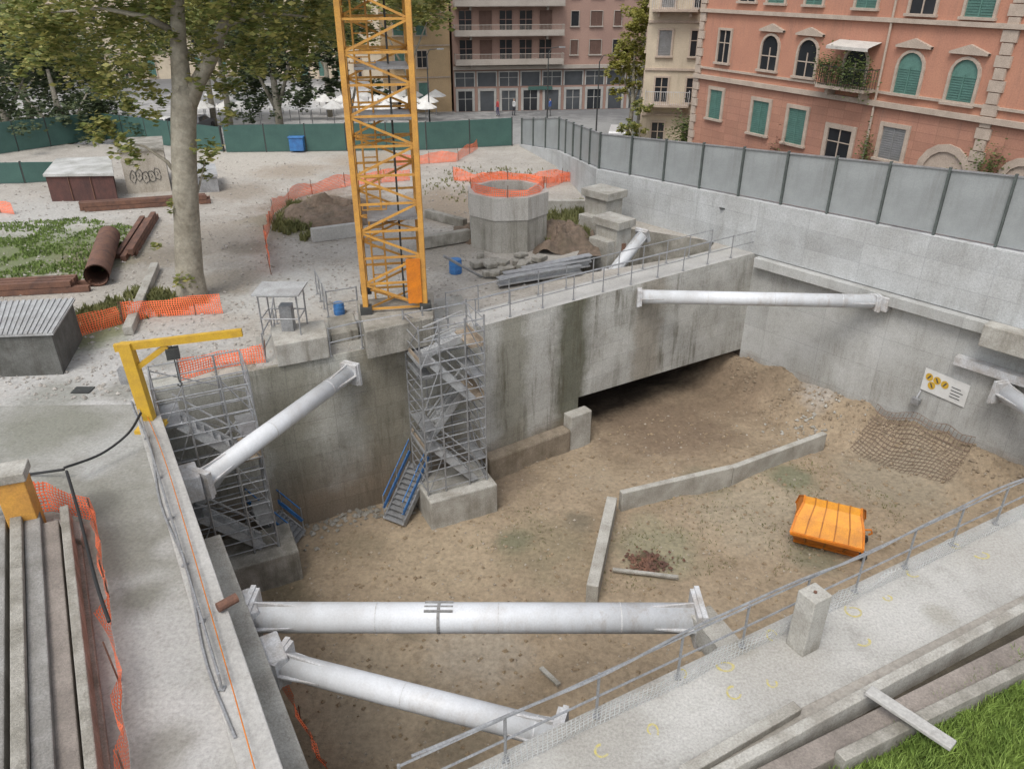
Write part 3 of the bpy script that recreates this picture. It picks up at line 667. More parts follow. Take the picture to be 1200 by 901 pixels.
def grass(name,poly,n,h,m,label,z=0,zf=None,wd=.012,clump=True):
    xs=[p[0] for p in poly];ys=[p[1] for p in poly]; b=MB(); k=0;tries=0
    while k<n and tries<n*12:
        tries+=1
        x,y=U(min(xs),max(xs)),U(min(ys),max(ys))
        if not inpoly(x,y,poly): continue
        if clump and noise.noise(V(x*.9,y*.9,5))<U(-.35,.3): continue
        zz=zf(x,y) if zf else z
        h2=h*(1+.6*noise.noise(V(x*2,y*2,1)))
        for _ in range(3):
            a=U(0,6.28); hh=h2*U(.5,1.3); w=wd*U(.7,1.6); dx,dy=math.cos(a)*w,math.sin(a)*w; le=V(U(-.5,.5),U(-.5,.5))*hh
            p=V(x+U(-.04,.04),y+U(-.04,.04),zz); o=len(b.v)
            b.v+= [p-V(dx,dy),p+V(dx,dy),p+V(dx,dy)*.7+V(0,0,hh*.6)+le*.4,p+V(0,0,hh)+le,p-V(dx,dy)*.7+V(0,0,hh*.6)+le*.4]
            b.f.append([o,o+1,o+2,o+3,o+4]); b.m.append(0)
        k+=1
    ob=b.out(name,m); ob["kind"]="stuff"; ob["label"]=label; ob["category"]="grass"; return ob
M_grass=mat("grass_blades",(.30,.42,.09),(.15,.24,.045),2.5,rough=.7,bump=0,fine=9)
M_grass3=mat("yard_grass_blades",(.20,.28,.07),(.12,.18,.045),2.5,rough=.7,bump=0,fine=9)
M_grass2=mat("dry_weeds",(.22,.22,.08),(.13,.14,.05),1.2,rough=.7,bump=0)
grass("grass",[V(p[0],p[1]) for p in [P(900,970),P(1010,885),P(1065,850),P(1280,726),P(1400,760),P(1300,1000)]],10000,.24,M_grass,"lush green grass verge beside the concrete beams",.03,clump=False,wd=.008)
grass("grass",[P(-60,335),P(-60,266),P(100,256),P(165,268),P(120,322),P(90,330)],3600,.10,M_grass3,"thin patchy grass in the storage yard",0,wd=.025)
grass("weeds",[P(60,400),P(90,372),P(160,340),P(235,345),P(250,362),P(150,378)],1200,.25,M_grass2,"weeds along the netting by the tree",0,wd=.03)
grass("weeds",[P(318,270),P(340,240),P(380,232),P(360,285)],900,.3,M_grass2,"weeds beside the soil heap",0,wd=.03)
grass("weeds",[P(640,290),P(640,255),P(690,235),P(690,285)],900,.35,M_grass2,"weeds between round shaft and wall",0,wd=.03)
grass("weeds",[P(480,225),P(530,195),P(690,200),P(540,240)],350,.12,M_grass2,"dry weeds among the orange netting",0,wd=.02)
grass("weeds",[P(680,700,-5.7),P(730,600,-5.7),P(960,530,-5.7),P(1080,600,-5.7),P(900,680,-5.7)],1000,.06,M_grass2,"sparse weeds on the pit floor",zf=pitz,wd=.008)
grass("weeds",[P(540,640,-5.7),P(590,570,-5.7),P(660,580,-5.7),P(640,660,-5.7)],150,.05,M_grass2,"sparse weeds on the brown earth",zf=pitz,wd=.008)
def rocks(name,fn,n,s0,s1,m,label):
    b=MB()
    for _ in range(n):
        p=fn()
        if p is None: continue
        s=U(s0,s1)*U(.5,1)
        o=[V(U(-1,1),U(-1,1),U(-.2,.8))*.25*s for _ in range(6)]
        vs=[V(s,0,0),V(-s,0,0),V(0,s,0),V(0,-s,0),V(0,0,s*.8),V(0,0,-s*.5)]
        b.add([p+a+q for a,q in zip(vs,o)],[(0,2,4),(2,1,4),(1,3,4),(3,0,4),(2,0,5),(1,2,5),(3,1,5),(0,3,5)])
    ob=b.out(name,m); ob["kind"]="stuff"; ob["label"]=label; ob["category"]="stones"; return ob
def pf():
    x,y=U(-9,18),U(7,27.5)
    if (V(x,y)-op0).dot(nB)>-.3: return None
    return V(x,y,pitz(x,y)+.01)
rocks("stones",pf,2600,.02,.06,mat("pale_stone",(.46,.41,.34),(.31,.26,.2),2),"loose stones scattered on the pit floor")
rocks("soil_clumps",pf,2600,.03,.10,mat("soil_clump",(.34,.26,.165),(.23,.17,.11),2),"loose clumps of soil on the pit floor")
def pf2():
    q=V(c2.x,c2.y)-nR*abs(random.gauss(.5,.7))+dR*U(0,13); return V(q.x,q.y,pitz(q.x,q.y)+.01)
rocks("rubble",pf2,500,.03,.12,mat("brown_stone",(.34,.27,.19),(.22,.17,.115),2),"broken brown clods on the earth bank")
def pf2b():
    q=P(950,500,-5.7); q=V(q.x+random.gauss(0,1.0),q.y+random.gauss(0,.6)); return V(q.x,q.y,pitz(q.x,q.y)+.02)
rocks("rubble",pf2b,70,.04,.13,M_conc,"pale rubble beside the low wall end")
def pf3():
    q=wb+(wc-wb)*U(-.2,1)-nW*abs(random.gauss(0,.5)); return V(q.x,q.y,pitz(q.x,q.y)+.03)
rocks("rubble",pf3,300,.04,.15,M_dconc,"rubble along the foot of the stained wall")
def gf():
    p=P(U(0,640),U(190,470),0)
    if inpoly(p.x,p.y,pit) or inpoly(p.x,p.y,hole2) or not inpoly(p.x,p.y,site): return None
    return V(p.x,p.y,.01)
rocks("gravel",gf,3200,.03,.09,mat("gravel_stone",(.46,.43,.39),(.26,.24,.21),2),"loose gravel and debris over the yard")
p=P(760,660,-5.7)
def df():
    return V(p.x+random.gauss(0,.35),p.y+random.gauss(0,.25),pitz(p.x,p.y)+U(0,.06))
rocks("debris",df,160,.04,.1,M_rust,"heap of rusty brown debris on the pit floor")
M_sp=mat("yellow_spray",(.58,.49,.12),(.46,.43,.34),9,fine=50)
for (u,v) in [(800,788),(850,780),(905,745),(1000,716),(1070,672),(1150,650),(765,855),(705,880),(960,700),(1040,700),(860,812),(1120,640),(905,800),(1010,750)]:
    c=P(u,v,.014); b=MB(); r0=U(.10,.18); n=random.choice([9,12,15]); a0=U(0,6); st=U(.3,.45); sq=U(.6,1.2)
    for k in range(n): 
        for rr in(r0,r0-.045): b.v.append(c+V(math.cos(a0+k*st)*rr*sq,math.sin(a0+k*st)*rr*(1-.03*k)))
    for k in range(n-1): b.f.append([2*k,2*k+2,2*k+3,2*k+1]); b.m.append(0)
    o=b.out("painted_mark",M_sp); T(o,"yellow spray paint loop on the slab","paint mark","yellow spray marks on the slab")

# ---- lower left: precast girders
for (u,w,h,m) in [(-60,.55,.6,M_greyconc),(-12,.3,.6,M_greyconc),(22,.2,.75,M_dconc),(52,.28,.62,M_greyconc),(84,.3,.5,M_brownconc),(112,.16,.6,M_dconc)]:
    a=P(u,955,h)
    L=((12.5+U(-.5,.25))-a.y)/(-dL.y)*-1
    far=a+dL*L
    b=MB(); b.beam(a-V(0,0,h/2),far-V(0,0,h/2),w,h-.02)
    b.beam(a-V(0,0,h-.06),far-V(0,0,h-.06),w+.16,.1)
    T(b.out("precast_girder",m,rot=math.atan2(dL.y,dL.x),bevel=.02),"long precast concrete girder stacked beside the pit","concrete girder","precast girders stored side by side")
p=P(36,635,0); yc=E("yellow_column",p); b=MB(); b.box(p+V(0,.1,.75),(.52,.46,1.5),.35); b.out("column",M_yel,parent=yc,bevel=.02); b=MB(); b.box(p+V(0,.1,1.6),(.62,.56,.2),.35); b.out("cap",M_conc,parent=yc,bevel=.02)
T(yc,"short yellow steel column with concrete cap","column")
def cable(px,z,r,label,m=M_black,sagp=0):
    pts=[P(u,v,z_) for (u,v),z_ in zip(px,z)]; out=[]
    for i in range(len(pts)-1):
        p0=pts[max(i-1,0)];p1=pts[i];p2=pts[i+1];p3=pts[min(i+2,len(pts)-1)]
        for k in range(8):
            t=k/8; out.append(.5*((2*p1)+(-p0+p2)*t+(2*p0-5*p1+4*p2-p3)*t*t+(-p0+3*p1-3*p2+p3)*t**3))
    out.append(pts[-1]); b=MB(); b.chain(out,r,6); T(b.out("cable",m,smooth=True),label,"cable","loose cables and hoses")
cable([(165,484),(150,508),(118,532),(75,548)],[1.3,.6,.4,.5],.028,"black hose sagging from the jib crane")
cable([(78,552),(92,600),(112,680),(128,728)],[1.0,.9,.9,.8],.03,"black hose hanging over the girders")
cable([(0,558),(30,556),(75,550)],[.05,.05,.3],.03,"black hose on the worn paving")
cable([(170,484),(178,500),(200,560),(262,770),(300,905)],[.4,.4,.4,.4,.4],.010,"thin orange electric cable along the kerb",M_or)
cable([(0,640),(20,650),(60,620)],[.05,.05,.05],.03,"black hose beside the yellow column")
blk("concrete_block",[(60,625),(95,632),(98,612),(62,606)],.25,0,M_conc,"pale concrete block among the orange netting","concrete block")
b=MB(); q=P(255,712,.4); b.tube(q,q+V(.25,.25,.0),.09,12); T(b.out("pipe_piece",M_rust),"short rusty pipe piece on the kerb","pipe")
for (u,v,m_,l_) in [(286,668,M_or,"red plastic bucket on the pit floor"),(292,656,M_blue,"blue plastic bucket beside the mossy plinth")]:
    q=P(u,v,-5.7); b=MB(); b.chain([q,q+V(0,0,.3)],[.12,.16],14); b.chain([q+V(-.16,0,.3),q+V(-.1,0,.42),q+V(.1,0,.42),q+V(.16,0,.3)],.01,5); T(b.out("bucket",m_),l_,"bucket")

# ---- yard: round shaft
sc_=P(595,283,0); e=E("round_shaft",sc_)
n=8; ro,ri=1.70,1.46; H=2.25
M_shaft=mat("shaft_concrete",(.42,.40,.355),(.29,.275,.235),.8,streak=(.13,.12,.09),sk=.8,bump=.25)
M_shaft2=mat("pale_shaft_band",(.54,.52,.48),(.44,.42,.38),.8,streak=(.2,.18,.14),sk=.6,bump=.2)
def ring(z0,z1,ro,ri,m,nm):
    b=MB()
    for k in range(n):
        a=2*math.pi*(k+.62)/n
        for (r_,z) in((ro,z0),(ro,z1),(ri,z1),(ri,z0)): b.v.append(sc_+V(math.cos(a)*r_,math.sin(a)*r_,z))
    for k in range(n):
        for j in range(4): b.f.append([4*k+j,4*((k+1)%n)+j,4*((k+1)%n)+(j+1)%4,4*k+(j+1)%4]); b.m.append(0)
    b.out(nm,m,parent=e)
ring(0,1.35,ro,ri,M_shaft,"ring_wall"); ring(1.353,H,ro+.05,ri,M_shaft2,"upper_band")
b=MB(); b.chain([sc_+V(0,0,.0),sc_+V(0,0,1.9)],1.3,14); b.out("shaft_cover",M_dconc,parent=e)
T(e,"faceted octagonal concrete shaft ring standing in the yard","concrete shaft")
pp=[sc_+V(math.cos(a*.5236)*1.5,math.sin(a*.5236)*1.5,H-.05) for a in range(13)]
ribbon("safety_net",pp,.5,M_net,"orange netting fixed on top of the concrete shaft",sag=.5)
for k in range(16):
    b=MB(); b.box(P(U(560,640),U(297,322),.1+.1*(k%3)),(U(.3,.9),U(.25,.5),U(.12,.25)),U(0,3)); T(b.out("concrete_fragment",M_dconc,bevel=.03),"broken concrete piece at the shaft foot","rubble","broken concrete at the shaft foot")
for i,(a,c) in enumerate([((583,330),(680,314)),((590,324),(690,307)),((612,318),(692,302))]):
    b=MB(); p,q=P(*a,.3),P(*c,.3+.12*i); 
    b.beam(p+V(0,0,.12),q+V(0,0,.12),.3,.04); b.beam(p-V(0,0,.12),q-V(0,0,.12),.3,.04); b.beam(p,q,.04,.22)
    T(b.out("steel_beam",M_galv),"grey steel girder lying behind the walkway","steel beam","grey steel girders in the yard")
b=MB(); b.box(P(716,305,-.7),(1.2,.12,1.6),rzW-.9); T(b.out("formwork_panel",mat("brown_formwork",(.2,.1,.07),(.13,.08,.05),2)),"brown formwork panel in the sunken bay","formwork")
for (u,v,wx,wy,h_,lab) in [(706,262,1.3,1.1,1.25,"stepped rectangular concrete block beside the parapet wall"),(718,284,1.2,.9,.75,"rectangular concrete block in the sunken bay")]:
    q=P(u,v,0); rr=math.atan2(dR.y,dR.x); b=MB(); b.box(q+V(0,0,(h_-2.4)/2),(wx,wy,h_+2.4),rr); b.box(q+V(0,0,h_+.17),(wx*1.25,wy*1.2,.33),rr); b.box(q-nR*.6+V(0,0,(h_*.4-2.4)/2),(wx*.9,wy*.7,h_*.4+2.4),rr); T(b.out("concrete_pillar",M_conc,bevel=.02,rot=rr),lab,"pillar")
def barrel(u,v,m,label,r=.28,h=.8):
    q=P(u,v,0); b=MB(); b.chain([q,q+V(0,0,.02),q+V(0,0,h*.33),q+V(0,0,h*.35),q+V(0,0,h*.37),q+V(0,0,h*.66),q+V(0,0,h*.68),q+V(0,0,h*.7),q+V(0,0,h)],[r*.95,r,r,r*1.06,r,r,r*1.06,r,r*.97],16); T(b.out("barrel",m,smooth=False),label,"barrel")
barrel(534,320,M_blue,"blue plastic barrel near the crane",.24,.55); barrel(398,368,M_blue,"small blue drum behind the pit wall",.18,.4)
q=P(350,178,0); b=MB(); b.prism([q+V(-.45,-.4),q+V(.45,-.4),q+V(.45,.4),q+V(-.45,.4)],.1,.9); b.box(q+V(0,0,.95),(1.0,.9,.1)); T(b.out("waste_bin",M_blue,bevel=.04),"blue waste container by the green hoarding","waste bin")
def shed():
    zt=1.3; r_=[P(-40,355,zt),P(88,350,zt),P(62,391,zt),P(-45,395,zt)]
    e=E("sheet_roof_shed",atz(r_[2],0)); b=MB(); b.prism([p.lerp(sum(r_,V(0,0))/4,.06) for p in r_],0,zt-.06); b.out("wall",mat("dark_board_wall",(.15,.15,.14),(.09,.09,.08),2,streak=(.05,.04,.03)),parent=e)
    b=MB(); b.prism(r_,zt-.05,zt)
    for k in range(18):
        t=(k+.5)/18; b.beam(r_[0].lerp(r_[1],t)+V(0,0,.015),r_[3].lerp(r_[2],t)+V(0,0,.015),.09,.03)
    b.out("roof",M_roof,parent=e); T(e,"low site shed with grey corrugated sheet roof","shed")
shed()
def cabin(px,zt,mw,mr_,label,graf=0,name="site_cabin"):
    r_=[P(u,v,zt) for u,v in px]; ce=sum(r_,V(0,0))/4; e=E(name,atz(ce,0)); b=MB(); b.prism([p.lerp(ce,.05) for p in r_],0,zt-.1); d=r_[1]-r_[0]; b.out("wall",mw,parent=e,rot=math.atan2(d.y,d.x))
    b=MB(); b.prism(r_,zt-.1,zt+.02); b.out("roof",mr_,parent=e)
    a,c=r_[0].lerp(ce,.05),r_[1].lerp(ce,.05); n=V(d.y,-d.x).normalized()*.02
    def w(s,z,o=1): return atz(a.lerp(c,s),z)+n*o
    if graf==1:
        for k in range(5):
            b=MB(); x=.2+.14*k; zc=.85+.08*math.sin(k*2)
            b.chain([w(x+.075*math.cos(t*.5)*(1+.15*math.sin(t+k)),zc+.30*math.sin(t*.5)*(1+.15*math.cos(2*t+k))) for t in range(13)],.016,4); b.out("graffiti",M_dark,parent=e)
            b=MB(); b.chain([w(x-.02,zc-.08),w(x+.02,zc+.02),w(x-.01,zc+.12)],.013,4); b.out("graffiti",M_dark,parent=e)
    elif graf==0:
        for s in (.33,.66): b=MB(); b.beam(w(s,.05),w(s,zt-.15),.04,.06); b.out("wall_rib",M_rust,parent=e)
    T(e,label,"cabin")
cabin([(50,205),(133,204),(130,184),(66,186)],1.35,mat("rusty_brown_wall",(.13,.06,.05),(.085,.045,.04),2,streak=(.05,.03,.03)),mat("pale_cover",(.55,.55,.53),(.33,.33,.30),1),"low rusty brown container under a pale cover")
cabin([(137,177),(192,174),(190,160),(142,162)],2.2,mat("beige_render",(.50,.455,.385),(.39,.35,.29),1,streak=(.2,.17,.13)),M_dconc,"beige block hut with black graffiti scrawl",1)
cabin([(205,207),(255,205),(252,192),(206,193)],.9,M_galv,M_roof,"small grey generator cabinet behind the tree",2)
b=MB(); b.chain([P(113,323,.42),P(128,276,.42)],.42,24,cap=False); b.chain([P(128,276,.42),P(113,323,.42)],.385,24,cap=False); T(b.out("steel_pipe",M_rust,smooth=True),"large rusty steel pipe lying on the grass","pipe")
for (u0,v0,u1,v1,z,n,m,lab) in [(92,246,240,236,.12,5,M_rust,"rusty steel beam in a stack by the cabin"),(155,300,182,255,.1,4,M_rust,"rusty steel rod bundle on the ground"),(-30,345,98,338,.12,6,M_rust,"brown steel beam stacked by the grass")]:
    for i in range(n):
        a,c=P(u0,v0,z),P(u1,v1,z); d,nn=nrm(a,c); o=nn*(i%3)*.28+V(0,0,(i//3)*.22)+d*U(-.4,.4); b=MB(); b.beam(a+o,c+o,.2,.2); T(b.out("steel_beam",m),lab,"steel beam","stacked steel beams in the yard")
b=MB(); b.beam(P(150,388,.15),P(182,312,.15),.3,.3); T(b.out("concrete_kerb",M_conc,bevel=.03),"long concrete kerb beside the tree","kerb")
b=MB(); b.beam(P(365,276,.3),P(425,268,.3),.25,.6); T(b.out("concrete_barrier",M_slab,bevel=.03),"pale concrete barrier at the soil heap","barrier")
b=MB(); b.beam(P(490,285,.3),P(550,275,.3),.3,.5); T(b.out("concrete_barrier",M_dconc,bevel=.03),"dirty concrete barrier between crane and shaft","barrier")
b=MB(); b.beam(P(500,250,.2),P(545,262,.2),.3,.4);T(b.out("concrete_barrier",M_dconc,bevel=.03),"low dirty concrete barrier near the shaft","barrier")
b=MB(); b.beam(P(640,243,.3),P(690,243,.3),.3,.7); T(b.out("concrete_barrier",M_conc,bevel=.03),"concrete barrier behind the round shaft","barrier")
def mound(u,v,rx,ry,h,m,label):
    c=P(u,v,0); b=MB(); N_=34
    for j in range(N_+1):
        for i in range(N_+1):
            x=(i/N_*2-1);y=(j/N_*2-1); r_=math.hypot(x,y)*(1+.3*noise.noise(V(x*1.5,y*1.5,u+3))); z=max(0,1-r_)**.7*h*(1+.8*noise.noise(V(x*3,y*3,u)))+.28*noise.noise(V(x*8,y*8,u))*max(0,1-r_)
            b.v.append(c+V(x*rx,y*ry,z-.03))
    for j in range(N_):
        for i in range(N_):
            a=j*(N_+1)+i; b.f.append([a,a+1,a+N_+2,a+N_+1]); b.m.append(0)
    T(b.out("soil_heap",m),label,"soil heap")
M_soil=mat("dark_soil_heap",(.20,.145,.105),(.13,.10,.07),2,fine=6,bump=.7)
mound(388,252,2.8,2.5,.85,M_soil,"brown soil heap inside orange netting")
mound(655,280,1.6,2.2,.8,M_soil,"overgrown earth heap behind the round shaft")
mound(560,275,1.6,1.6,.4,M_soil,"low earth heap between barriers")
q=P(850,284,0); e=E("camera_pole",q); b=MB(); b.tube(q,q+V(0,0,1.6),.03,6); b.out("pole",M_galv,parent=e); b=MB(); b.box(q+V(0,0,1.0),(.45,.35,.45)); b.out("housing",M_fpost,parent=e); b=MB(); b.box(q+V(0,0,1.5),(.9,.5,.05)); b.out("sun_shade",M_dark,parent=e); T(e,"grey surveying unit on a pole by the parapet","survey unit")
b=MB(); b.tube(P(565,325,0),P(520,300,1.3),.05,8); T(b.out("steel_tube",M_galv),"leaning steel tube by the crane","tube")

# ---------------------------------------------------------------- trees
def tree(base,trunk,limbs,clumps,nl,ls,mleaf,mbark,label,sp=1.0,name="tree"):
    e=E(name,base); b=MB(); b.chain(trunk[0],trunk[1],14)
    b.out("trunk",mbark,parent=e,smooth=True)
    for pts,rad in limbs:
        b=MB(); b.chain(pts,rad,8); b.out("limb",mbark,parent=e,smooth=True)
    b=MB(); tot=sum(c[1]**2 for c in clumps)
    for (c,r_) in clumps:
        c=Vector(c); n=int(nl*r_*r_/tot)
        subs=[c+V(random.gauss(0,.5),random.gauss(0,.5),random.gauss(0,.42))*r_ for _ in range(max(6,n//38))]
        for k in range(n):
            s=random.choice(subs); p=s+V(random.gauss(0,1),random.gauss(0,1),random.gauss(0,.8))*r_*.15*sp
            q=Matrix.Rotation(U(0,6.28),3,'Z')@Matrix.Rotation(U(-1.1,1.1),3,'X'); h=ls*U(.6,1.3)
            a=q@V(h,0,0); d=q@V(0,h*.8,0)
            o=len(b.v); b.v+=[p-a,p-d*.7,p+a,p+d*.7]; b.f.append([o,o+1,o+2,o+3]); b.m.append(0 if R()<.55 else 1)
    b.out("crown",mleaf,parent=e)
    return T(e,label,"tree")
def leafm(n,a,c):
    m=mat(n,a,c,.7,rough=.6,bump=0,fine=6,fv=.35)
    N=m.node_tree.nodes; L=m.node_tree.links; B=N["Principled BSDF"]; src=B.inputs["Base Color"].links[0].from_socket
    t=N.new("ShaderNodeBsdfTranslucent"); L.new(src,t.inputs[0]); ms=N.new("ShaderNodeMixShader"); ms.inputs[0].default_value=.4
    L.new(B.outputs[0],ms.inputs[1]); L.new(t.outputs[0],ms.inputs[2]); L.new(ms.outputs[0],N["Material Output"].inputs[0]); return m
ML=[leafm("plane_leaves",(.24,.27,.075),(.15,.19,.05)),leafm("plane_leaves_light",(.44,.41,.13),(.32,.32,.10))]
MD=[leafm("dark_leaves",(.08,.11,.05),(.05,.075,.035)),leafm("dark_leaves_light",(.16,.19,.09),(.11,.145,.07))]
MY=[leafm("lime_leaves",(.34,.33,.07),(.22,.23,.05)),leafm("lime_leaves_light",(.44,.40,.10),(.32,.30,.07))]
M_bark=mat("plane_bark",(.38,.35,.28),(.21,.185,.14),1.8,fine=8,bump=.4,fv=.3)
t0=P(226,350,0); Yt=t0.y
tp=lambda u,v,dy=0: PY(u,v,Yt+dy)
tr=[tp(226,353),tp(225,343),tp(222,320),tp(219,260),tp(216,200),tp(215,150),tp(216,118),tp(217,100)]
limbs=[([tp(215,125),tp(212,90),tp(209,50),tp(208,0),tp(205,-60),tp(195,-140)],[.33,.30,.25,.2,.14,.05]),
 ([tp(220,125),tp(232,96),tp(248,68),tp(262,30,.3),tp(275,-20,.5),tp(300,-90,.5)],[.28,.24,.2,.17,.12,.04]),
 ([tp(214,215),tp(196,190,-.2),tp(170,172,-.3),tp(140,165,-.4)],[.08,.06,.04,.02]),
 ([tp(209,40),tp(170,20,-.5),tp(120,10,-.6),tp(60,15,-.8)],[.12,.08,.05,.02]),
 ([tp(262,30,.3),tp(310,15,0),tp(360,20,-.2)],[.09,.06,.02]),
 ([tp(218,240),tp(232,225,.2),tp(240,190,.2)],[.06,.04,.015])]
cl=[]
for _ in range(30):
    a=U(0,6.28); r_=U(1.0,5.5); cl.append((tp(235,100)+V(math.cos(a)*r_,math.sin(a)*r_*.8,U(3.2,9)),U(1.1,1.8)))
for (u,v,r_) in [(60,10,.9),(40,30,.8),(100,5,1.0),(130,35,.9),(165,10,.9),(150,60,.7),(185,55,.55),(90,45,.8),(250,10,.8),(290,20,.9),(320,45,.8),(345,12,.9),(375,30,.8),(395,5,.8),(300,70,.6),(280,60,.5),(340,75,.5),(245,100,.45),(262,140,.4),(240,175,.45),(236,200,.35),(130,160,.6),(115,150,.5),(155,172,.5),(180,140,.4),(150,120,.5),(120,100,.6),(165,90,.6),(195,20,.5),(225,70,.4),(205,245,.3),(185,290,.22),(212,332,.3),(505,8,.7),(485,22,.6),(470,5,.6),(190,110,.4),(270,-10,.9),(120,-20,1.0),(30,-10,.9),(55,60,.6),(30,80,.4),(250,60,.5),(420,12,.7),(360,60,.5),(205,-10,.7)]:
    cl.append((tp(u,v,U(-.8,.8)),r_))
for (u,v,r_) in [(60,25,1.3),(110,45,1.3),(150,20,1.3),(300,30,1.3),(350,40,1.2),(390,20,1.1),(90,80,.9),(145,95,.9),(270,90,.8),(20,40,1.1)]:
    cl.append((tp(u,v,U(2.0,3.5)),r_))
tree(t0,(tr,[.62,.52,.46,.41,.39,.38,.39,.3]),limbs,cl,42000,.115,ML,M_bark,"tall plane tree with mottled pale trunk and leafy crown",1.5,"plane_tree")
def tree2(x,y,z,h,rad,m,label,n=5000,ls=.22,tr_=.25,low=.35,nc=16):
    base=V(x,y,z); cl=[]
    for _ in range(nc):
        a=U(0,6.28); zz=U(low,1); r_=rad*math.sqrt(R())*math.sin(min(1,(1.12-zz)*1.6)*1.5); cl.append((base+V(math.cos(a)*r_,math.sin(a)*r_,h*zz),rad*U(.28,.5)))
    tree(base,([base,base+V(.1,0,h*.3),base+V(0,.1,h*.75)],[tr_,tr_*.8,tr_*.3]),[([base+V(.1,0,h*.3),base+V(rad*.5,0,h*.6)],[tr_*.5,.05]),([base+V(.1,0,h*.28),base+V(-rad*.5,.2,h*.6)],[tr_*.5,.05])],cl,n,ls,m,M_bark,label)
tree2(-31,55,-3,10.0,4.6,MD,"dark leafy tree above the green hoarding",12000,.17,.35,.38,26)
tree2(-38,60,-3,11,5,MD,"dark olive tree beside the parked cars",8000,.2,.3,.35,20)
tree2(-17.5,60,-3,14,3.6,MD,"tall dark tree behind the crane yard",12000,.18,.35,.33,30)
tree2(-12.5,62,-3,12.5,2.4,MD,"narrow dark green street tree",6000,.18,.25,.4,18)
tree2(-24,68,-3,14,4.6,ML,"broad green street tree beyond the hoarding",11000,.19,.3,.5,26)
tree2(-29,78,-3,15,5,MD,"tall dark plane tree on the square",9000,.22,.3,.5,24)
tree2(-19,84,-3,16,4.5,ML,"tall plane tree shading the square",8000,.22,.3,.5,22)
tree2(-10.5,82,-3,15,4.5,ML,"leafy plane tree overhanging the square",8000,.2,.3,.62,20)
tree2(10.3,70,-3,10.5,2.2,MY,"yellow green lime tree beside the cream house",7000,.14,.22,.42,20)
tree2(12.0,76,-3,12,2.2,MY,"tall yellowing street tree",6000,.14,.22,.4,18)
tree2(-45,75,-3,14,6,ML,"large green park tree",9000,.22,.35,.35,26)
tree2(-56,68,-3,13,6,MD,"dense dark park tree",8000,.22,.35,.3,24)
tree2(9.6,60.2,-3,4.6,1.4,ML,"small shrub tree by the garden wall",2500,.11,.1,.3,10)

